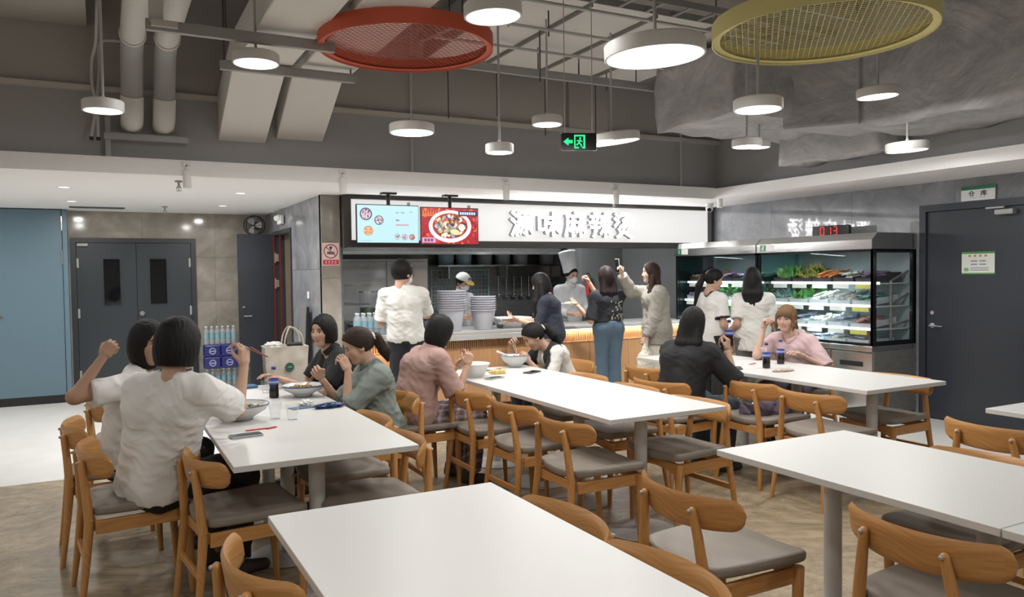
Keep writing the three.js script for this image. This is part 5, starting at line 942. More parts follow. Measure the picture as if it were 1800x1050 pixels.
function person(o) {
  const base = [o.P[0], 0, o.P[2]], rel = (p) => sub3(p, base), s = o.size || 1, man = o.man ? 1 : 0;
  const root = thing('person', o.label, 'person', base);
  const P = rel(o.P), H = rel(o.H), N = mix3(rel(o.N), H, 0.1), hy = o.hipYaw ?? o.yaw, cy = o.yaw;
  const fw = (a) => [Math.sin(a), 0, Math.cos(a)], lf = (a) => [Math.cos(a), 0, -Math.sin(a)];
  const hl = lf(hy), cl = lf(cy), cf = fw(cy), tone = o.tone || [0.52, 0.33, 0.24], ml = nrm3(mix3(hl, cl, 0.5)), mf = fw((hy + cy) / 2);
  const W = add3(mix3(P, N, 0.4), mul3(mf, -(o.slouch || 0))), C = add3(mix3(P, N, 0.74), mul3(cf, -(o.slouch || 0) * 0.7)), wd = man ? 1.1 : 1;
  const off = (p, v, k) => add3(p, mul3(v, k)), fat = o.fat || 1;
  const torso = (g) => { const L = []; for (const q of [-1, 1]) L.push(cap(off(P, hl, q * 0.068), off(W, ml, q * 0.05 * wd), 0.106 * fat + g, 0.09 * fat * (man ? 1.1 : 1) + g), cap(off(W, ml, q * 0.05 * wd), off(C, cl, q * 0.064 * wd), 0.09 * fat * (man ? 1.1 : 1) + g, 0.094 * fat + g), cap(off(C, cl, q * 0.064 * wd), off(add3(N, [0, -0.06, 0]), cl, q * 0.06 * wd), 0.094 * fat + g, 0.058 + g)); if (!man) for (const q of [-1, 1]) L.push(ell(add3(off(off(C, cl, q * 0.062), cf, 0.062), [0, -0.02, 0]), [0.058 + g, 0.06 + g, 0.055 + g])); return L; };
  const arms = ['L', 'R'].map((k) => {
    const q = k === 'L' ? 1 : -1, a = o[k], sh = add3(add3(N, [0, -0.058, 0]), mul3(cl, q * 0.158 * wd * s)), hand0 = rel(a.hand), l1 = 0.285 * s, l2 = 0.245 * s;
    const d = sub3(hand0, sh), dl = Math.max(0.12, Math.min(len3(d), (l1 + l2) * 0.995)), u = nrm3(d), hand = add3(sh, mul3(u, dl)), t = (l1 * l1 - l2 * l2 + dl * dl) / (2 * dl), h = Math.sqrt(Math.max(0, l1 * l1 - t * t));
    const hint = a.elbow ? sub3(rel(a.elbow), sh) : [-cf[0] * 0.3 + cl[0] * q * 0.3, -1, -cf[2] * 0.3 + cl[2] * q * 0.3]; const pole = nrm3(sub3(hint, mul3(u, dot3(hint, u)))), el = add3(add3(sh, mul3(u, t)), mul3(pole, h));
    return { k, q, sh, el, hand, a };
  });
  const seated = o.seat !== undefined, legs = [1, -1].map((q, i) => {
    const hip = off(add3(P, [0, -0.03, 0]), hl, q * 0.085), leg = (o.legs || [])[i] || {}; let knee, ank;
    if (seated) { const a = fw(hy + (leg.turn ?? q * 0.12)); knee = add3(add3(hip, mul3(a, 0.41)), [0, 0.0, 0]); ank = [knee[0] + a[0] * (leg.reach ?? -0.04), 0.075, knee[2] + a[2] * (leg.reach ?? -0.04)]; }
    else { knee = [hip[0] * 0.95, P[1] * 0.52, hip[2]]; knee = off(knee, fw(hy), 0.02); ank = [hip[0] * 0.9, 0.075, hip[2]]; ank = off(ank, fw(hy), leg.step || 0); }
    return { hip, knee, ank, q };
  });
  const hm = new THREE.Matrix4().compose(V(...H), new THREE.Quaternion().setFromEuler(new THREE.Euler(o.pitch || 0, o.look ?? cy, o.roll || 0, 'YXZ')), V(0.97 * (o.head || s), 1.0 * (o.head || s), 0.97 * (o.head || s)));
  const nb = V(0, -0.09, -0.025).applyMatrix4(hm).toArray();
  // skin: one continuous body with head and hands
  const bones = [...torso(0), cap(add3(N, [0, -0.05, 0]), nb, 0.054, 0.046)];
  for (const a of arms) bones.push(cap(add3(N, [0, 0.005, 0]), mix3(N, a.sh, 0.8), 0.044, 0.04), cap(add3(N, [0, -0.065, 0]), a.sh, 0.05, 0.048), cap(a.sh, a.el, 0.044 * fat, 0.035), cap(a.el, a.hand, 0.036, 0.0225));
  for (const l of legs) bones.push(cap(l.hip, l.knee, 0.08, 0.055), cap(l.knee, mix3(l.knee, l.ank, 0.35), 0.053, 0.052), cap(mix3(l.knee, l.ank, 0.35), l.ank, 0.052, 0.034));
  const bodyGeo = net(union(bones, 0.028), 0.0135, () => tone);
  const parts = [bodyGeo, tinted(headGeo, hm, tone)];
  for (const a of arms) {
    const y = a.a.dir ? nrm3(a.a.dir) : nrm3(sub3(a.hand, a.el)); let z = a.a.palm || [-cl[0] * a.q, -0.35, -cl[2] * a.q]; z = nrm3(sub3(z, mul3(y, dot3(z, y)))); const x = cross3(y, z);
    const m = new THREE.Matrix4().makeBasis(V(...x), V(...y), V(...z)).setPosition(...a.hand); if (a.k === 'L') m.multiply(new THREE.Matrix4().makeScale(-1, 1, 1)); m.multiply(new THREE.Matrix4().makeScale(0.93 * s, 0.93 * s, 0.93 * s));
    parts.push(tinted(HANDS[a.a.pose || 'relax'], m, tone));
  }
  mesh('body', mergeGeometries(parts), skinMat, root);
  // clothes
  const cloth = (name, f, cell, spec, parent = root) => { const am = spec.fold ?? 0.006, fold = (x, y, z) => f(x, y, z) + wrinkle(x + base[0], y, z + base[2], am); fold.bb = f.bb; const m = phys(spec.map ? 0xffffff : lin(...spec.c), spec.rough ?? 0.85, { vertexColors: !!spec.map, sheen: 0.2, sheenRoughness: 0.8 }); return mesh(name, net(fold, cell, spec.map), m, parent); };
  const armFields = (t, g0, g1, flat = true) => arms.flatMap((a) => { const L = [cap(add3(N, [0, -0.068, 0]), a.sh, 0.052 + g0 * 0.6, 0.052 + g0), cap(add3(N, [0, -0.005, 0]), mix3(N, a.sh, 0.8), 0.044 + g0 * 0.6, 0.046 + g0 * 0.6)]; if (t <= 1) L.push((flat ? capFlat : cap)(a.sh, mix3(a.sh, a.el, t), 0.05 + g0, 0.042 + g1)); else { L.push(cap(a.sh, a.el, 0.05 + g0, 0.04 + g1)); L.push(capFlat(a.el, mix3(a.el, a.hand, t - 1), 0.04 + g1, 0.03 + g1 * 0.9)); } return L; });
  const T = o.top, hemY = T.hem ?? P[1] - 0.1;
  let tf = union([...torso(T.loose ?? 0.014), ...(T.skirt ? [cap(P, [P[0], T.hem, P[2]], 0.15, 0.17)] : []), ...(hemY < P[1] - 0.12 && !seated ? [cap(P, [P[0], hemY, P[2]], 0.135 + (T.loose ?? 0.014), 0.14 + (T.loose ?? 0.014))] : []), ...(T.sleeve ? armFields(T.sleeve, T.g0 ?? 0.012, T.g1 ?? 0.02) : [])], 0.03);
  const hem = (x, y, z) => y - hemY; hem.bb = tf.bb; tf = carve(tf, hem, 0.004);
  tf = carve(tf, cap(add3(N, mul3(cf, T.vee || 0.02)), add3(nb, mul3(cf, (T.vee || 0.02) * 2)), T.neck ?? 0.062, 0.075), 0.006);
  const ctx = { arms, N, P, C, cf, cl, nb, H, hm };
  if (T.mapper) T.map = T.mapper(ctx);
  cloth(T.name || 'top', tf, T.cell || 0.0105, T);
  if (T.collar) { const d = nrm3(sub3(nb, N)); const outer = cap(add3(N, mul3(cf, 0.01)), add3(N, add3(mul3(d, 0.055), mul3(cf, 0.012))), 0.066, 0.062), inner = cap(N, add3(N, mul3(d, 0.15)), 0.056, 0.056); let cf2 = carve(outer, inner, 0.003); const top = add3(N, mul3(d, 0.05)), cut = (x, y, z) => 0.005 - (d[0] * (x - top[0]) + d[1] * (y - top[1]) + d[2] * (z - top[2])); cut.bb = outer.bb; cf2 = carve(cf2, cut, 0.002); cloth('collar', cf2, 0.006, { c: T.collar === true ? T.c : T.collar, fold: 0.001 }); }
  if (o.hood) { const back = mul3(cf, -1); cloth('hood', union([cap(add3(add3(N, mul3(cl, 0.07)), mul3(back, 0.03)), add3(add3(N, mul3(cl, -0.07)), mul3(back, 0.03)), 0.04), cap(add3(add3(N, mul3(cl, 0.05)), mul3(back, 0.075)), add3(add3(N, mul3(cl, -0.05)), mul3(back, 0.075)), 0.045), cap(add3(N, mul3(cl, 0.075)), add3(add3(N, mul3(cf, 0.08)), [0, -0.06, 0]), 0.03, 0.018), cap(add3(N, mul3(cl, -0.075)), add3(add3(N, mul3(cf, 0.08)), [0, -0.06, 0]), 0.03, 0.018)], 0.03), 0.008, { c: T.c, fold: 0.004 }); }
  const B = o.bottom;
  if (B) {
    const g = B.loose ?? 0.012, L = [cap(off(P, hl, 0.068), off(P, hl, -0.068), 0.11 * fat + g), cap(add3(P, [0, 0.05, 0]), add3(P, [0, 0.06, 0]), 0.12 + g * 0.5)];
    if (B.skirt) L.push(cap(P, [P[0], B.hem, P[2]], 0.13, B.skirt)); else for (const l of legs) { L.push(cap(l.hip, l.knee, 0.083 + g, 0.06 + g), capFlat(l.knee, mix3(l.knee, l.ank, B.len ?? 0.95), 0.06 + g, (B.flare ?? 0.048) + g)); }
    let bf = union(L, 0.03); const cutTop = (x, y, z) => y - (seated ? P[1] + 0.09 : Math.min(P[1] + 0.09, Math.max(hemY + 0.05, P[1] - 0.04))); cutTop.bb = bf.bb; bf = carve(bf, Object.assign((x, y, z) => -cutTop(x, y, z), { bb: bf.bb }), 0.004);
    if (B.skirt) bf = carve(bf, Object.assign((x, y, z) => y - B.hem, { bb: bf.bb }), 0.004);
    cloth(B.name || 'trousers', bf, 0.013, B);
  }
  for (const l of legs) { const sh = mesh('shoe', shoeGeo, std(lin(...(o.shoe || [0.05, 0.045, 0.045])), 0.6), root); sh.position.set(l.ank[0], 0.001, l.ank[2]); sh.rotation.y = hy + (seated ? l.q * 0.1 : l.q * 0.08); }
  // hair
  const hair = o.hair || {}, hf = [], strand = (x, y, z, w) => w * Math.sin(Math.atan2(x, z) * 46 + 5 * n3(x * 12, y * 6, z * 12));
  if (hair.type !== 'none') {
    let hcap = ell([0, 0.026, -0.011], [0.089, 0.103, 0.109]);
    if (hair.type === 'bob') hcap = union([hcap, ell([0, -0.035, -0.02], [hair.w ?? 0.094, 0.115, 0.098])], 0.03);
    if (hair.type === 'long') hcap = union([hcap, ell([0, -0.04, -0.03], [0.09, 0.12, 0.09])], 0.03);
    hcap = carve(hcap, ell([0, -0.05, 0.1], [hair.open ?? 0.068, hair.type === 'short' ? 0.112 : 0.115, 0.082]), 0.012);
    const low = hair.low ?? (hair.type === 'bob' ? -0.105 : hair.type === 'short' ? -0.055 : hair.type === 'pony' ? -0.05 : -0.12);
    const hcut = (x, y, z) => y - low - (hair.type === 'short' || hair.type === 'pony' ? Math.max(0, z + 0.03) * 1.1 : 0); hcut.bb = hcap.bb; hcap = carve(hcap, hcut, 0.008);
    const L = [hcap];
    if (hair.bangs) L.push(carve(ell([0, 0.045, 0.055], [0.068, 0.05, 0.045]), ell([0, -0.02, 0.09], [0.064, 0.052, 0.06]), 0.006));
    let loc = union(L, 0.012);
    if (hair.type === 'pony') loc = union([loc, cap([0, 0.015, -0.11], [0.0, 0.0, -0.135], 0.026, 0.034), cap([0, 0, -0.135], [0, -0.1, -0.155], 0.036, 0.04), cap([0, -0.1, -0.155], [0, -(hair.tail ?? 0.2), -0.15], 0.04, 0.012)], 0.012);
    const grained = (x, y, z) => loc(x, y, z) + strand(x, y, z, 0.001); grained.bb = loc.bb;
    hf.push(localised(grained, hm));
    if (hair.type === 'long') { const down = hair.down ?? 0.4, ly = o.look ?? cy, hb = mul3(fw(hair.backYaw ?? cy), -1), hs = lf(hair.backYaw ?? cy); for (const q of [-1, -0.35, 0.35, 1]) { const a = add3(add3(H, mul3(hb, 0.045)), mul3(hs, q * 0.05)), b = add3(add3(H, [0, -down * 0.5, 0]), add3(mul3(hb, 0.075 + (hair.out || 0)), mul3(hs, q * 0.068))), c = add3(add3(H, [0, -down, 0]), add3(mul3(hb, 0.085 + (hair.out || 0)), mul3(hs, q * 0.06))); hf.push(cap(a, b, 0.042, 0.04), cap(b, c, 0.04, 0.02)); } }
    for (const st of hair.strands || []) { const pts = st.map((p) => add3(H, add3(add3(mul3(cl, p[0]), [0, p[1], 0]), mul3(cf, p[2])))); for (let i = 0; i < pts.length - 1; i++) hf.push(cap(pts[i], pts[i + 1], st[i][3], st[i + 1][3])); }
    const all = union(hf, 0.016), ff = (x, y, z) => all(x, y, z) + 0.0014 * Math.sin((Math.atan2(x - H[0], z - H[2]) * 40) + 4 * n3(x * 14, y * 5, z * 14)); ff.bb = all.bb;
    mesh('hair', net(ff, 0.0068), hairMats[hair.c || 'black'], root);
    if (hair.clip) { const c = mesh('hair_clip', new THREE.TorusGeometry(0.028, 0.01, 8, 20), std(lin(...hair.clip), 0.5), root); c.applyMatrix4(hm.clone().multiply(new THREE.Matrix4().makeTranslation(0, 0.008, -0.122))); }
  }
  if (o.mask) { let mf2 = carve(ell([0, -0.046, 0.036], [0.066, 0.056, 0.066]), Object.assign((x, y, z) => z - 0.03, { bb: [[0, 0, 0], [0, 0, 0]] }), 0.004); mf2 = union([mf2, ell([0, -0.035, 0.084], [0.024, 0.034, 0.022])], 0.02); mesh('face_mask', net(localised(mf2, hm), 0.006), std(lin(0.66, 0.7, 0.72), 0.8), root); for (const q of [-1, 1]) mesh('mask_loop', tube([[q * 0.06, -0.03, 0.05], [q * 0.075, -0.01, 0.0], [q * 0.06, -0.06, 0.045]].map((p) => V(...p).applyMatrix4(hm).toArray()), 0.0022, 5), M.white, root); }
  if (o.glasses) { const g = []; for (const q of [-1, 1]) { g.push(at(new THREE.TorusGeometry(0.022, 0.002, 6, 20), q * 0.031, 0, 0.092), rod([q * 0.053, 0.002, 0.088], [q * 0.078, 0.0, -0.01], 0.002)); } g.push(rod([-0.009, 0.003, 0.094], [0.009, 0.003, 0.094], 0.002)); const m = mesh('glasses', g, M.black, root); m.applyMatrix4(hm); }
  return { root, hm, base, arms, ctx };
}
// ---------------------------------------------------------------- who is where
const who = {};
const white = [0.72, 0.705, 0.685], blackC = [0.014, 0.014, 0.016], skinD = [0.42, 0.25, 0.175];
who.swing = person({ label: 'person in a white T-shirt swinging an arm back, farthest left', head: 1.06, P: [0.08, 0.54, -4.95], N: [0.15, 1.01, -4.8], H: [0.225, 1.185, -4.78], yaw: 1.4, look: 0.6, pitch: 0.08, seat: 1, tone: skinD, R: { hand: [0.0, 1.14, -4.6], elbow: [-0.3, 0.95, -4.5], pose: 'grip' }, L: { hand: [0.52, 0.8, -4.95], pose: 'relax' }, top: { c: white, sleeve: 0.72, loose: 0.026, g0: 0.02, g1: 0.035, hem: 0.5, fold: 0.008 }, bottom: { c: blackC }, hair: { type: 'bob', low: -0.15, w: 0.092, open: 0.075 } });
who.back = person({ label: 'person in a loose white T-shirt with short black bob, seen from behind', P: [0.2, 0.54, -4.2], N: [0.285, 1.045, -4.05], H: [0.325, 1.228, -4.06], yaw: 2.55, hipYaw: 1.9, look: 2.3, pitch: 0.12, seat: 1, head: 1.07, fat: 1.1, R: { hand: [0.65, 1.09, -4.24], elbow: [0.66, 0.8, -4.2], pose: 'pinch', dir: [0.02, 0.98, -0.1], palm: [-0.6, 0, -0.8] }, L: { hand: [0.45, 0.86, -4.4], pose: 'relax' }, top: { c: white, sleeve: 0.8, loose: 0.035, g0: 0.026, g1: 0.042, hem: 0.47, fold: 0.009, cell: 0.009, neck: 0.055, vee: 0.012 }, bottom: { c: blackC }, hair: { type: 'bob', low: -0.1, w: 0.1 } });
who.polo = person({ label: 'person in a black polo shirt with black bob at the left table', P: [1.6, 0.54, -5.75], N: [1.53, 0.975, -5.74], H: [1.44, 1.14, -5.73], yaw: -1.4, look: -0.95, pitch: 0.08, seat: 1, R: { hand: [1.12, 0.8, -5.85], pose: 'relax', palm: [0, -1, 0] }, L: { hand: [1.16, 0.8, -5.62], pose: 'relax', palm: [0, -1, 0] }, top: { c: blackC, sleeve: 0.7, loose: 0.016, g1: 0.025, vee: 0.05, collar: true }, bottom: { c: [0.02, 0.02, 0.025] }, hair: { type: 'bob', low: -0.085 } });
who.green = person({ label: 'person in a grey green linen shirt with clipped ponytail eating at the left table', P: [1.64, 0.54, -4.97], N: [1.585, 0.935, -4.96], H: [1.475, 1.085, -4.97], yaw: -1.6, look: -1.68, pitch: 0.38, seat: 1, slouch: -0.03, L: { hand: [1.375, 0.945, -4.86], elbow: [1.5, 0.6, -4.75], pose: 'pinch', dir: [-0.3, 0.8, -0.2], palm: [-0.4, 0.2, -0.9] }, R: { hand: [1.27, 0.87, -5.13], pose: 'pinch' }, top: { c: [0.2, 0.235, 0.215], sleeve: 0.95, loose: 0.028, g0: 0.018, g1: 0.034, collar: true, vee: 0.05, fold: 0.011, name: 'shirt' }, bottom: { c: [0.03, 0.03, 0.035] }, hair: { type: 'pony', c: 'brown', clip: [0.75, 0.7, 0.62], tail: 0.17 } });
who.pink = person({ label: 'person in a dusty pink shirt and plaid trousers at the middle table, back towards us', P: [2.0, 0.54, -5.28], N: [2.075, 0.985, -5.25], H: [2.175, 1.13, -5.25], yaw: 1.65, look: 1.85, pitch: 0.35, seat: 1, slouch: 0.045, R: { hand: [2.32, 0.89, -5.1], elbow: [2.2, 0.55, -5.0], pose: 'pinch', dir: [0.25, 0.9, -0.1], palm: [0, 0.1, -1] }, L: { hand: [2.36, 0.85, -5.38], pose: 'pinch' }, top: { c: [0.4, 0.255, 0.225], sleeve: 0.92, loose: 0.03, g0: 0.02, g1: 0.036, hem: 0.48, fold: 0.009, name: 'shirt' }, bottom: { loose: 0.02, name: 'plaid_trousers', map: (x, y, z) => { const a = Math.sin((x + z) * 95) > 0.55, b = Math.sin((y - z * 0.6) * 95) > 0.55, t = a && b ? 0.5 : a || b ? 0.27 : 0.12; return [t, t * 0.78, t * 0.82]; } }, shoe: [0.07, 0.05, 0.045], hair: { type: 'bob', low: -0.13, open: 0.062 } });
who.raglan = person({ label: 'person in a black and white raglan shirt bending over a bowl at the middle table', P: [3.68, 0.54, -5.98], N: [3.54, 0.895, -5.99], H: [3.365, 0.985, -5.98], yaw: -1.65, look: -1.85, pitch: 0.62, seat: 1, slouch: 0.0, R: { hand: [3.24, 0.88, -6.13], pose: 'pinch' }, L: { hand: [3.235, 0.79, -5.84], elbow: [3.5, 0.5, -5.7], pose: 'grip' }, top: { sleeve: 0.98, loose: 0.018, g1: 0.03, name: 'raglan_shirt', mapper: ({ arms, N }) => (x, y, z) => { const dark = arms.some((a) => { const d = sub3([x, y, z], mix3(a.sh, N, 0.25)), u = nrm3(sub3(a.el, a.sh)); return cap(mix3(a.sh, N, 0.4), a.el, 0.085, 0.075)(x, y, z) < 0; }); return dark ? blackC : [0.62, 0.6, 0.56]; } }, bottom: { c: [0.02, 0.02, 0.025] }, hair: { type: 'pony', tail: 0.26, clip: [0.5, 0.5, 0.48] } });
who.dark = person({ label: 'person all in black with long black hair, seen from behind at the right row', P: [3.83, 0.54, -4.6], N: [3.92, 0.975, -4.57], H: [3.975, 1.155, -4.58], yaw: 2.0, hipYaw: 1.65, look: 2.15, pitch: 0.1, seat: 1, fat: 1.06, R: { hand: [4.16, 0.95, -4.42], elbow: [4.1, 0.5, -4.25], pose: 'grip', dir: [0.2, 0.9, 0] }, L: { hand: [4.32, 0.8, -4.8], pose: 'relax' }, top: { c: blackC, sleeve: 0.98, loose: 0.034, g0: 0.022, g1: 0.04, hem: 0.47, fold: 0.008 }, bottom: { c: [0.05, 0.075, 0.1], name: 'jeans', loose: 0.02 }, hair: { type: 'long', down: 0.3, out: 0.02 } });
who.hoodie = person({ label: 'person in a pale pink hoodie with light brown fringe at the right row', P: [5.53, 0.54, -4.98], N: [5.455, 0.955, -4.965], H: [5.355, 1.115, -4.95], yaw: -1.2, look: -1.22, pitch: 0.06, seat: 1, fat: 1.04, R: { hand: [5.19, 1.03, -5.06], elbow: [5.1, 0.6, -5.1], pose: 'grip', dir: [0.05, 0.95, 0.1] }, L: { hand: [5.32, 0.8, -4.72], elbow: [5.6, 0.6, -4.6], pose: 'relax', palm: [0, -1, 0] }, top: { c: [0.56, 0.4, 0.41], sleeve: 0.9, loose: 0.022, g0: 0.012, g1: 0.03, fold: 0.009, vee: 0.06, neck: 0.07, name: 'hoodie' }, hood: true, bottom: { c: [0.1, 0.08, 0.1] }, tone: [0.55, 0.36, 0.28], hair: { type: 'pony', c: 'blond', bangs: true, tail: 0.24, low: -0.1, open: 0.062, strands: [[[0.07, 0.03, 0.03, 0.018], [0.078, -0.06, 0.04, 0.014], [0.074, -0.11, 0.04, 0.005]], [[-0.07, 0.03, 0.03, 0.018], [-0.078, -0.06, 0.04, 0.014], [-0.074, -0.11, 0.04, 0.005]]] } });
who.man = person({ label: 'person in a white polo shirt and dark trousers standing with folded arms before the counter', man: true, size: 1.06, head: 1.15, fat: 0.97, P: [2.69, 0.93, -7.4], N: [2.66, 1.395, -7.36], H: [2.665, 1.56, -7.39], yaw: 2.8, look: 2.05, pitch: 0.1, R: { hand: [2.8, 1.1, -7.68], elbow: [3.1, 0.95, -7.55], pose: 'relax' }, L: { hand: [2.62, 1.08, -7.7], elbow: [2.42, 0.9, -7.5], pose: 'relax' }, top: { c: [0.66, 0.65, 0.62], sleeve: 0.88, loose: 0.022, g0: 0.012, g1: 0.03, hem: 0.84, collar: true, fold: 0.008, name: 'polo_shirt' }, bottom: { c: [0.013, 0.014, 0.02], loose: 0.014 }, mask: true, glasses: true, hair: { type: 'short', low: -0.095 } });
who.navy = person({ label: 'person with very long black hair in a navy T-shirt leaning to the counter', P: [4.45, 0.86, -7.45], N: [4.415, 1.27, -7.5], H: [4.34, 1.425, -7.55], yaw: -2.2, look: -2.3, pitch: 0.35, R: { hand: [4.14, 1.02, -7.8], pose: 'relax' }, L: { hand: [4.08, 1.03, -7.58], elbow: [4.35, 0.8, -7.35], pose: 'relax', palm: [0, 1, 0] }, top: { c: [0.017, 0.021, 0.035], sleeve: 0.85, loose: 0.026, g1: 0.034, hem: 0.78, name: 'navy_tshirt' }, bottom: { c: [0.05, 0.042, 0.038] }, hair: { type: 'long', down: 0.42, backYaw: -2.6, strands: [[[-0.06, 0, 0, 0.04], [-0.09, -0.2, 0.03, 0.045], [-0.09, -0.42, 0.05, 0.02]], [[0.05, 0, 0.02, 0.035], [0.07, -0.2, 0.04, 0.04], [0.07, -0.4, 0.05, 0.015]]] } });
who.floral = person({ label: 'person in jeans and black floral top, back to us at the counter', P: [5.17, 0.9, -7.42], N: [5.165, 1.31, -7.42], H: [5.15, 1.495, -7.44], yaw: 3.0, look: 2.9, L: { hand: [4.9, 1.14, -7.62], elbow: [4.95, 0.9, -7.3], pose: 'flat', palm: [0, 1, 0] }, R: { hand: [5.06, 1.44, -7.66], elbow: [5.4, 1.05, -7.5], pose: 'grip' }, top: { sleeve: 1.0, loose: 0.02, g1: 0.028, hem: 0.98, name: 'floral_top', mapper: ({ cl }) => (x, y, z) => { const side = x * cl[0] + z * cl[2]; return n3(x * 22, y * 22, z * 22) > 0.42 && side < 0.02 && y < 1.22 ? [0.42, 0.43, 0.33] : [0.014, 0.016, 0.022]; } }, bottom: { c: [0.085, 0.135, 0.19], loose: 0.014, flare: 0.075, name: 'jeans' }, hair: { type: 'long', down: 0.36, c: 'wine', strands: [[[-0.08, -0.08, -0.03, 0.04], [-0.12, -0.25, -0.04, 0.03], [-0.13, -0.36, -0.03, 0.01]]] } });
who.jacket = person({ label: 'person in a beige jacket and cream skirt photographing the counter with a raised phone', P: [5.66, 0.9, -7.15], N: [5.645, 1.345, -7.16], H: [5.585, 1.53, -7.17], yaw: -1.9, look: -1.95, pitch: -0.03, R: { hand: [5.26, 1.52, -7.28], elbow: [5.35, 1.1, -7.35], pose: 'grip', dir: [0, 1, 0], palm: [-1, 0, 0] }, L: { hand: [5.44, 0.8, -7.06], elbow: [5.75, 1.0, -7.0], pose: 'grip' }, top: { c: [0.32, 0.3, 0.265], sleeve: 1.92, loose: 0.04, g0: 0.024, g1: 0.032, hem: 0.72, fold: 0.01, collar: true, name: 'jacket' }, bottom: { c: [0.6, 0.57, 0.5], skirt: 0.2, hem: 0.3, name: 'skirt' }, hair: { type: 'long', down: 0.4, c: 'brown', strands: [[[0.075, -0.05, 0.0, 0.03], [0.09, -0.22, 0.03, 0.035], [0.08, -0.34, 0.06, 0.012]]] }, tone: [0.6, 0.41, 0.32] });
who.ringer = person({ label: 'person in a white ringer T-shirt with low ponytail looking into the fridge', P: [6.0, 0.88, -6.62], N: [6.0, 1.275, -6.62], H: [6.025, 1.445, -6.6], yaw: 1.55, look: 1.12, pitch: 0.25, R: { hand: [6.12, 0.75, -6.42], pose: 'relax' }, L: { hand: [6.3, 0.95, -6.85], pose: 'relax' }, top: { sleeve: 0.72, loose: 0.02, g1: 0.03, hem: 0.72, name: 'ringer_tshirt', mapper: ({ arms, N }) => (x, y, z) => { const trim = arms.some((a) => { const u = nrm3(sub3(a.el, a.sh)), t = dot3(sub3([x, y, z], a.sh), u) / len3(sub3(a.el, a.sh)); return t > 0.67 && t < 0.8 && cap(a.sh, a.el, 0.09)(x, y, z) < 0; }) || len3(sub3([x, y, z], N)) < 0.083; return trim ? blackC : white; } }, bottom: { c: [0.02, 0.02, 0.022], loose: 0.016 }, hair: { type: 'pony', tail: 0.36, low: -0.06 } });
who.shirt = person({ label: 'person in a white shirt with long black hair, back to us before the fridge', P: [6.12, 0.88, -6.12], N: [6.135, 1.275, -6.12], H: [6.13, 1.455, -6.13], yaw: 2.35, look: 2.2, pitch: 0.15, tone: skinD, L: { hand: [5.93, 0.83, -6.35], elbow: [5.9, 0.95, -6.05], pose: 'relax' }, R: { hand: [6.42, 0.92, -6.2], pose: 'relax' }, top: { c: [0.62, 0.61, 0.58], sleeve: 0.8, loose: 0.018, g0: 0.01, g1: 0.03, hem: 0.7, fold: 0.009, name: 'shirt' }, bottom: { c: [0.13, 0.13, 0.12], loose: 0.02 }, hair: { type: 'long', down: 0.3, out: 0.01 } });
const staff = person({ label: 'kitchen worker with a white cap, yellow brim and face mask behind the bowl towers', P: [4.05, 0.9, -9.1], N: [4.03, 1.28, -9.07], H: [4.06, 1.44, -9.02], yaw: 0.35, look: 0.45, pitch: 0.35, R: { hand: [3.95, 1.0, -8.82], pose: 'relax' }, L: { hand: [4.25, 1.0, -8.85], pose: 'relax' }, top: { c: [0.6, 0.6, 0.6], sleeve: 1.9, loose: 0.025, g1: 0.02, hem: 0.75, collar: true, name: 'work_jacket' }, bottom: { c: blackC }, mask: true, hair: { type: 'short', low: -0.07 } });
const chef = person({ label: 'chef in white jacket, tall white hat and face mask behind the counter', man: true, P: [5.6, 0.94, -8.98], N: [5.6, 1.35, -8.95], H: [5.615, 1.505, -8.92], yaw: 0.05, look: 0.1, pitch: 0.2, R: { hand: [5.48, 1.0, -8.65], pose: 'grip' }, L: { hand: [5.7, 1.02, -8.63], pose: 'grip' }, top: { c: [0.6, 0.6, 0.62], sleeve: 1.55, loose: 0.026, g0: 0.02, g1: 0.024, hem: 0.8, collar: true, name: 'chef_jacket' }, bottom: { c: blackC }, mask: true, hair: { type: 'short' } });
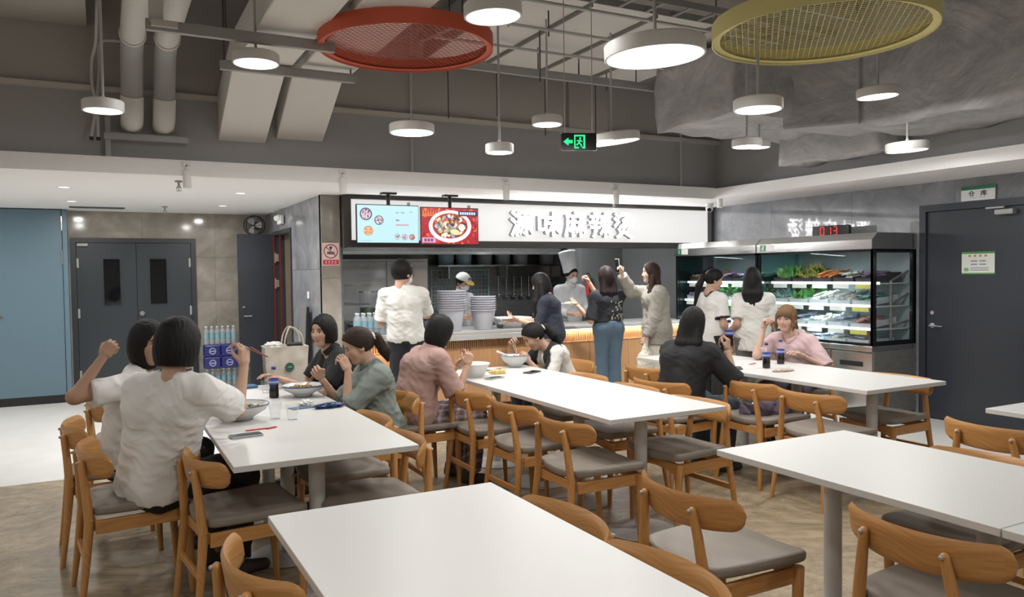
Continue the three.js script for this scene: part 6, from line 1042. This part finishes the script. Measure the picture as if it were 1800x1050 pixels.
{
  const hat = mesh('chef_hat', [lathe([[0.093, 0], [0.096, 0], [0.1, 0.1], [0.12, 0.26], [0.115, 0.29], [0.06, 0.305], [0, 0.3]], 40)], std(lin(0.6, 0.61, 0.63), 0.8), chef.root);
  const p = hat.geometry.attributes.position; for (let i = 0; i < p.count; i++) { const a = Math.atan2(p.getX(i), p.getZ(i)), y = p.getY(i), k = 1 + 0.02 * Math.sin(a * 16) * Math.min(1, y * 6); p.setX(i, p.getX(i) * k); p.setZ(i, p.getZ(i) * k); } hat.geometry.computeVertexNormals();
  hat.applyMatrix4(chef.hm.clone().multiply(new THREE.Matrix4().makeRotationX(-0.3)).multiply(new THREE.Matrix4().makeRotationZ(0.12)).multiply(new THREE.Matrix4().makeTranslation(0, 0.045, -0.012)));
  const cap2 = mesh('cap', net(carve(ell([0, 0.03, -0.012], [0.096, 0.1, 0.11]), Object.assign((x, y, z) => y - 0.035 + 0.1 * z * 0, { bb: [[0, 0, 0], [0, 0, 0]] }), 0.004), 0.006), std(lin(0.68, 0.67, 0.64), 0.8), staff.root); cap2.applyMatrix4(staff.hm);
  const brim = new THREE.Shape(); brim.moveTo(-0.075, 0); brim.quadraticCurveTo(-0.08, 0.09, 0, 0.1); brim.quadraticCurveTo(0.08, 0.09, 0.075, 0); brim.quadraticCurveTo(0, 0.035, -0.075, 0);
  const bm = mesh('cap_brim', at(new THREE.ExtrudeGeometry(brim, { depth: 0.005, bevelEnabled: false, curveSegments: 16 }), 0, 0.045, 0.07, 0, Math.PI / 2 + 0.25), std(lin(0.62, 0.36, 0.03), 0.6), staff.root); bm.applyMatrix4(staff.hm);
  const em = mesh('cap_emblem', at(new THREE.SphereGeometry(0.026, 14, 10).scale(1, 0.8, 0.3), 0, 0.075, 0.09, 0, -0.4), std(lin(0.12, 0.1, 0.2), 0.6), staff.root); em.applyMatrix4(staff.hm);
}
// ---------------------------------------------------------------- things on the tables, in hands and on the floor
const TY = 0.7505;
const china = std(lin(0.62, 0.64, 0.62), 0.25), rimBlue = std(lin(0.06, 0.09, 0.2), 0.35), broth = std(lin(0.16, 0.07, 0.03), 0.25), noodle = std(lin(0.5, 0.32, 0.14), 0.45), phoneGlass = std(lin(0.012, 0.014, 0.016), 0.1), steelRim = std(lin(0.5, 0.5, 0.5), 0.3, { metalness: 0.6 });
function noodleBowl(label, x, z, r, h, y = TY, extra = true) {
  const b = thing('noodle_bowl', label, 'bowl', [x, y, z], 0, 'noodle bowls');
  mesh('bowl_body', lathe([[0, 0.004], [r * 0.42, 0], [r * 0.44, 0.012], [r * 0.5, 0.02], [r * 0.86, h * 0.62], [r, h], [r * 0.985, h + 0.003], [r * 0.83, h * 0.66], [r * 0.4, 0.022], [0, 0.02]], 44), china, b);
  mesh('rim_band', lathe([[r * 0.965, h - 0.007], [r * 1.003, h], [r * 0.985, h + 0.004], [r * 0.95, h - 0.006]], 44), rimBlue, b);
  mesh('soup', at(new THREE.CircleGeometry(r * 0.85, 32), 0, h * 0.72, 0, 0, -Math.PI / 2), broth, b);
  const st = []; for (let k = 0; k < 34; k++) { const a = rr(0, 6.3), q = r * 0.62 * Math.sqrt(rnd()), cx = Math.cos(a) * q, cz = Math.sin(a) * q, w = rr(0.012, 0.035), t = rr(0, 6.3); st.push(tube([[cx - w * Math.cos(t), h * 0.72, cz - w * Math.sin(t)], [cx, h * 0.76 + rr(0.004, 0.018), cz], [cx + w * Math.cos(t + 0.6), h * 0.73, cz + w * Math.sin(t + 0.6)]], 0.0035, 5, 6)); }
  mesh('noodles', st, noodle, b).userData.kind = 'stuff';
  const gr = []; for (let k = 0; k < 14; k++) gr.push(at(new THREE.IcosahedronGeometry(rr(0.006, 0.013), 0), rr(-0.5, 0.5) * r, h * 0.77, rr(-0.5, 0.5) * r)); mesh('toppings', gr, std(lin(0.1, 0.16, 0.04), 0.5), b).userData.kind = 'stuff';
  return b;
}
noodleBowl('large pale noodle bowl in front of the person in white seen from behind', 0.67, -4.54, 0.155, 0.085);
noodleBowl('noodle bowl with chopsticks in front of the person in grey green', 1.165, -5.2, 0.14, 0.075);
noodleBowl('blue white bowl in front of the bending person in the raglan shirt', 3.1, -5.84, 0.125, 0.1);
{ const b = thing('paper_bowl', 'plain white takeaway bowl before the person in pink', 'bowl', [2.54, TY, -5.45]); mesh('bowl_wall', lathe([[0, 0], [0.07, 0], [0.115, 0.1], [0.12, 0.102], [0.118, 0.106], [0.108, 0.1], [0.066, 0.006], [0, 0.006]], 36), M.white, b); mesh('soup', at(new THREE.CircleGeometry(0.095, 28), 0, 0.075, 0, 0, -Math.PI / 2), broth, b); }
function chopsticks(label, a, b, c, gap = 0.012) { const g = thing('chopsticks', label, 'chopsticks', a); const d = sub3(b, a); for (const q of [-1, 1]) mesh('stick', rod([q * gap, 0, 0], [d[0] + q * gap * 0.25, d[1], d[2]], 0.0034, 0.0022, 6), std(lin(...c), 0.5), g); }
function phone(label, x, z, turn, y = TY, case_ = [0.45, 0.46, 0.46]) { const p = thing('phone', label, 'phone', [x, y, z], turn); mesh('shell', bx(-0.078, 0.078, 0, 0.009, -0.038, 0.038, 0.004), std(lin(...case_), 0.4), p); mesh('screen_glass', bx(-0.073, 0.073, 0.009, 0.0105, -0.034, 0.034), phoneGlass, p); return p; }
phone('black phone with pale edge on the left table beside the red wrapper', 0.62, -4.05, 0.1);
phone('black phone on the middle table by the person in pink', 2.62, -5.27, 0.35);
phone('dark phone on the middle table by the bowl of the bending person', 3.03, -5.42, 0.5, TY, [0.05, 0.05, 0.05]);
phone('dark phone on the right row table by the person in black', 4.55, -4.72, 0.9, TY, [0.05, 0.06, 0.06]);
solo('paper_wrapper', [bx(-0.06, 0.06, 0, 0.004, -0.009, 0.009), at(bx(-0.03, 0.03, 0, 0.004, -0.008, 0.008), 0.07, 0.002, 0.006, 0.35)], M.redPlain, 'thin red chopstick wrapper on the left table', 'wrapper', [0.7, TY, -4.19], 0.1);
function cup(label, x, z, y = TY) { const c = thing('plastic_cup', label, 'cup', [x, y, z]); mesh('cup_wall', lathe([[0, 0.001], [0.026, 0], [0.035, 0.085], [0.037, 0.087], [0.034, 0.086], [0.0255, 0.004], [0, 0.004]], 24), M.clearPlastic, c); }
cup('clear plastic cup on the left table nearest the big bowl', 0.84, -4.45); cup('clear plastic cup touching its neighbour on the left table', 0.92, -4.38); cup('clear plastic cup behind the cola bottle on the left table', 0.98, -5.48); cup('clear plastic cup beside the cola bottle at the far left table', 1.05, -5.55);
solo('small_cup', lathe([[0, 0], [0.02, 0], [0.024, 0.05], [0.022, 0.05], [0.019, 0.003], [0, 0.003]], 18), M.clearPlastic, 'small clear dipping cup next to the paper bowl on the middle table', 'cup', [2.66, TY, -5.36]);
const cola = std(lin(0.012, 0.007, 0.006), 0.12);
function colaBottle(label, x, z, y = TY) {
  const b = thing('cola_bottle', label, 'bottle', [x, y, z], 0, 'dark soda bottles');
  mesh('bottle_body', lathe([[0, 0.002], [0.026, 0], [0.031, 0.008], [0.031, 0.05], [0.028, 0.07], [0.031, 0.09]], 22), cola, b);
  mesh('shoulder', lathe([[0.031, 0.125], [0.03, 0.14], [0.014, 0.175], [0.0125, 0.188]], 22), M.clearPlastic, b);
  mesh('label', lathe([[0.031, 0.09], [0.0318, 0.09], [0.0318, 0.126], [0.031, 0.126]], 22), std(lin(0.05, 0.1, 0.42), 0.4), b);
  mesh('label_band', lathe([[0.0318, 0.1], [0.0322, 0.1], [0.0322, 0.112], [0.0318, 0.112]], 22), std(lin(0.4, 0.42, 0.6), 0.4), b);
  mesh('cap', lathe([[0, 0.206], [0.0135, 0.206], [0.0145, 0.2], [0.0145, 0.186], [0, 0.186]], 18), std(lin(0.04, 0.04, 0.22), 0.4), b);
}
colaBottle('dark soda bottle with blue cap among the cups on the left table', 0.985, -5.24); colaBottle('dark soda bottle on the right row table, nearer the person in black', 4.77, -4.62); colaBottle('dark soda bottle on the right row table, nearer the pink hoodie', 5.08, -4.76);
// crumpled things
function crumple(name, label, cat, x, z, rx, ry, rz, mat, sd, y = TY) { const g = new THREE.IcosahedronGeometry(1, 4), p = g.attributes.position; for (let i = 0; i < p.count; i++) { const v = V().fromBufferAttribute(p, i), k = 0.72 + 0.42 * Math.abs(n3(v.x * 1.7 + sd, v.y * 1.7, v.z * 1.7)) - 0.2 * Math.abs(n3(v.x * 4 + sd, v.y * 4, v.z * 4)); p.setXYZ(i, v.x * k * rx, Math.max(0, v.y * k * ry + ry * 0.55), v.z * k * rz); } g.computeVertexNormals(); return solo(name, g, mat, label, cat, [x, y, z]); }
crumple('crumpled_tissue', 'crumpled white tissue beside the blue snack packet', 'tissue', 1.1, -4.83, 0.055, 0.025, 0.04, M.white, 3);
{ const p = crumple('snack_packet', 'crumpled blue foil snack packet on the left table', 'packet', 1.2, -4.66, 0.11, 0.022, 0.05, std(lin(0.03, 0.055, 0.17), 0.3, { metalness: 0.3 }), 8); p.rotation.y = 0.1; }
solo('packet_flap', bx(-0.08, 0.06, 0, 0.004, -0.04, 0.04), std(lin(0.05, 0.11, 0.2), 0.35), 'flat blue packet lying under the crumpled tissue', 'packet', [1.06, TY, -4.74], 0.2);
crumple('food_heap', 'small heap of yellow food on paper on the middle table', 'food', 2.76, -5.5, 0.085, 0.028, 0.06, std(lin(0.6, 0.45, 0.16), 0.6), 12);
solo('paper_sheet', bx(-0.11, 0.11, 0, 0.002, -0.07, 0.07), M.white, 'white paper under the yellow food heap', 'paper', [2.76, TY - 0.0004, -5.5], 0.2);
crumple('plastic_wrap', 'crumpled clear wrapper on the right row table', 'wrapper', 4.72, -4.4, 0.12, 0.018, 0.06, phys(lin(0.75, 0.68, 0.62), 0.3, { transmission: 0.4, thickness: 0 }), 21);
solo('paper_wrapper', [bx(-0.06, 0.06, 0, 0.004, -0.009, 0.009)], M.redPlain, 'red wrapper on the right row table beside the dark bottles', 'wrapper', [4.88, TY, -4.88], 0.4);
for (const [x, z, l] of [[2.78, -5.72, 'dark packet scrap left of the blue white bowl'], [2.9, -5.76, 'dark red scrap nearest the blue white bowl']]) solo('paper_scrap', bx(-0.03, 0.03, 0, 0.006, -0.014, 0.014, 0.002), std(lin(0.12, 0.03, 0.04), 0.5), l, 'scrap', [x, TY, z], 0.6);
solo('soup_spoon', [rod([0, 0, 0], [-0.13, 0.055, 0.02], 0.006, 0.009, 8), at(new THREE.SphereGeometry(0.022, 14, 8).scale(1.3, 0.5, 1), 0.01, -0.004, 0)], M.white, 'white soup spoon leaning out of the blue white bowl', 'spoon', [3.05, TY + 0.09, -5.84]);
solo('blue_cloth', new RoundedBoxGeometry(0.22, 0.02, 0.1, 2, 0.008).translate(0, 0.01, 0), std(lin(0.06, 0.16, 0.3), 0.7), 'folded blue cloth at the far end of the left table', 'cloth', [0.86, TY, -5.8], 0.15);
// held things: placed from the wrists of who holds them
const wrist = (p, k) => { const a = p.arms.find((q) => q.k === k), w = add3(p.base, a.hand); return [w[0], w[1], w[2]]; };
{
  let w = wrist(who.green, 'R'); chopsticks('pair of wooden chopsticks dipping into the bowl of the person in grey green', [w[0] - 0.03, w[1] + 0.05, w[2] + 0.03], [1.17, TY + 0.06, -5.18], [0.5, 0.3, 0.13]);
  w = wrist(who.back, 'R'); chopsticks('pair of chopsticks held up by the person in white seen from behind', [w[0] + 0.02, w[1] + 0.09, w[2]], [w[0] + 0.14, w[1] + 0.02, w[2] - 0.12], [0.3, 0.1, 0.08]);
  w = wrist(who.raglan, 'R'); chopsticks('pair of chopsticks lifting noodles to the bending person', [w[0] - 0.02, w[1] + 0.06, w[2] + 0.04], [3.14, TY + 0.1, -5.88], [0.45, 0.3, 0.15]);
  w = wrist(who.pink, 'R'); chopsticks('pair of dark chopsticks held upright by the person in pink', [w[0] + 0.02, w[1] + 0.13, w[2] - 0.02], [w[0] + 0.03, w[1] + 0.0, w[2] - 0.06], [0.05, 0.025, 0.02]);
  w = wrist(who.jacket, 'R'); const ph = phone('phone in a pale case held up by the person in the beige jacket', w[0] - 0.045, w[2] - 0.01, 0, w[1] + 0.1, [0.6, 0.58, 0.55]); ph.rotation.set(0, 0, Math.PI / 2 + 0.1);
  w = wrist(who.dark, 'R'); colaBottle('slim bottle in the raised hand of the person in black', w[0] + 0.04, w[2] - 0.02, w[1] + 0.02);
  w = wrist(who.floral, 'L'); const pl = thing('food_plate', 'white plate of food held out by the person in jeans', 'plate', [w[0] - 0.08, w[1] + 0.03, w[2] - 0.1]); mesh('plate', lathe([[0, 0], [0.06, 0], [0.11, 0.016], [0.112, 0.02], [0.06, 0.006], [0, 0.006]], 32), M.whiteGloss, pl); mesh('food', at(new THREE.IcosahedronGeometry(0.06, 2).scale(1, 0.4, 1), 0, 0.015, 0), std(lin(0.62, 0.5, 0.3), 0.6), pl);
  w = wrist(who.navy, 'L'); const tr = thing('paper_slip', 'white slip and tray in the hands of the person in navy', 'tray', [w[0] - 0.08, w[1] + 0.015, w[2] - 0.1], 0.4); mesh('tray', bx(-0.11, 0.11, 0, 0.012, -0.08, 0.08, 0.004), M.white, tr);
  // white bag hanging from the left hand of the person in the jacket
  w = wrist(who.jacket, 'L'); const bag = thing('cloth_bag', 'white cloth bag hanging from the hand of the person in the jacket', 'bag', [w[0] - 0.02, 0, w[2]]);
  const top = w[1] - 0.09, f = union([cap([0, top, 0], [0, top - 0.12, 0], 0.03, 0.075), cap([-0.02, top - 0.14, 0], [-0.04, top - 0.36, 0.01], 0.075, 0.11), cap([0.03, top - 0.14, 0], [0.06, top - 0.34, 0], 0.07, 0.09)], 0.04), ff = (x, y, z) => f(x, y, z * 1.5) + wrinkle(x, y, z, 0.014); ff.bb = f.bb; mesh('bag_body', net(ff, 0.011), std(lin(0.68, 0.65, 0.56), 0.85), bag); mesh('strap', tube([[0.02, top - 0.02, 0.01], [0.01, w[1] - 0.03, 0.02], [-0.01, top - 0.02, -0.01]], 0.008), std(lin(0.6, 0.58, 0.5), 0.85), bag);
  // clothes on an empty chair
  const cl = union([cap([-0.12, 0.5, -0.05], [0.1, 0.5, 0.08], 0.06, 0.055), cap([-0.08, 0.54, 0.05], [0.12, 0.53, -0.06], 0.06, 0.05), cap([0.1, 0.55, -0.1], [0.16, 0.58, 0.1], 0.05)], 0.04), cf = (x, y, z) => Math.max(cl(x, y, z) + wrinkle(x, y, z, 0.02), 0.468 - y); cf.bb = cl.bb;
  solo('folded_jacket', net(cf, 0.01), std(lin(0.12, 0.09, 0.13), 0.85), 'dark purple jacket heaped on an empty chair of the right row', 'jacket', [4.32, 0.0, -4.2]);
}
// beige carrier bag, grey bin and board behind the left table
{
  const s = thing('side_cabinet', 'dark grey cabinet behind the far end of the left table', 'cabinet', [1.28, 0, -6.75]); mesh('body', bx(-0.23, 0.32, 0.03, 0.6, -0.2, 0.2, 0.01), M.grey, s); mesh('door', bx(-0.2, 0.29, 0.06, 0.57, 0.2, 0.215, 0.004), std(lin(0.22, 0.22, 0.22), 0.5), s); mesh('side_screen', bx(-0.25, -0.23, 0.03, 0.97, -0.2, 0.2), std(lin(0.09, 0.1, 0.105), 0.4), s); mesh('plinth', bx(-0.21, 0.3, 0, 0.03, -0.18, 0.18), M.black, s);
  const b = thing('carrier_bag', 'beige carrier bag with dark green round emblem behind the left table', 'bag', [1.35, 0.602, -6.66]);
  const g = new THREE.BoxGeometry(0.36, 0.36, 0.16, 12, 12, 6); const p = g.attributes.position; for (let i = 0; i < p.count; i++) { const y = p.getY(i) + 0.18, k = 1 - 0.12 * (1 - y / 0.36); p.setXYZ(i, p.getX(i) * k + 0.004 * n3(p.getX(i) * 9, y * 9, 1), y, p.getZ(i) * (k - 0.1) + 0.01 * n3(p.getX(i) * 8, y * 8, p.getZ(i) * 8)); } g.computeVertexNormals();
  mesh('bag_body', g, std(lin(0.56, 0.51, 0.44), 0.8), b); mesh('emblem', at(new THREE.CylinderGeometry(0.036, 0.036, 0.006, 28), 0.02, 0.19, 0.078, 0, Math.PI / 2), std(lin(0.03, 0.11, 0.08), 0.6), b); mesh('emblem_mark', at(bx(-0.018, 0.018, -0.005, 0.005, 0, 0.003), 0.02, 0.19, 0.081), std(lin(0.2, 0.32, 0.26), 0.6), b);
  for (const z of [0.06, -0.06]) mesh('handle', tube([[-0.02, 0.36, z], [0.0, 0.46, z], [0.04, 0.52, z * 0.6], [0.12, 0.46, z], [0.14, 0.36, z]], 0.007), std(lin(0.5, 0.46, 0.4), 0.8), b);
  mesh('tissue_stuffing', (() => { const q = new THREE.IcosahedronGeometry(1, 3), pp = q.attributes.position; for (let i = 0; i < pp.count; i++) { const v = V().fromBufferAttribute(pp, i), k = 0.7 + 0.5 * Math.abs(n3(v.x * 2, v.y * 2, v.z * 2)); pp.setXYZ(i, v.x * k * 0.1 - 0.09, v.y * k * 0.035 + 0.37, v.z * k * 0.06); } q.computeVertexNormals(); return q; })(), M.white, b);
  mesh('black_pouch', new RoundedBoxGeometry(0.13, 0.04, 0.09, 2, 0.012).translate(0.08, 0.365, 0), M.black, b);
  const bd = thing('upright_board', 'grey board leaning upright by the stone side wall', 'board', [1.96, 0, -9.0]); mesh('panel', at(bx(-0.012, 0.012, 0, 1.2, -0.17, 0.17, 0.006), 0.03, 0, 0, 0, 0, -0.05), std(lin(0.2, 0.205, 0.2), 0.5), bd); mesh('edge_strip', at(bx(-0.014, 0.014, 0, 1.2, 0.17, 0.185), 0.03, 0, 0, 0, 0, -0.05), M.black, bd);
  solo('wall_socket', bx(-0.04, 0.04, -0.04, 0.04, 0, 0.012, 0.003), M.white, 'small white socket on the stone side wall above the board', 'socket', [2.096, 1.33, -8.95], -Math.PI / 2);
}
renderer.render(scene, camera);
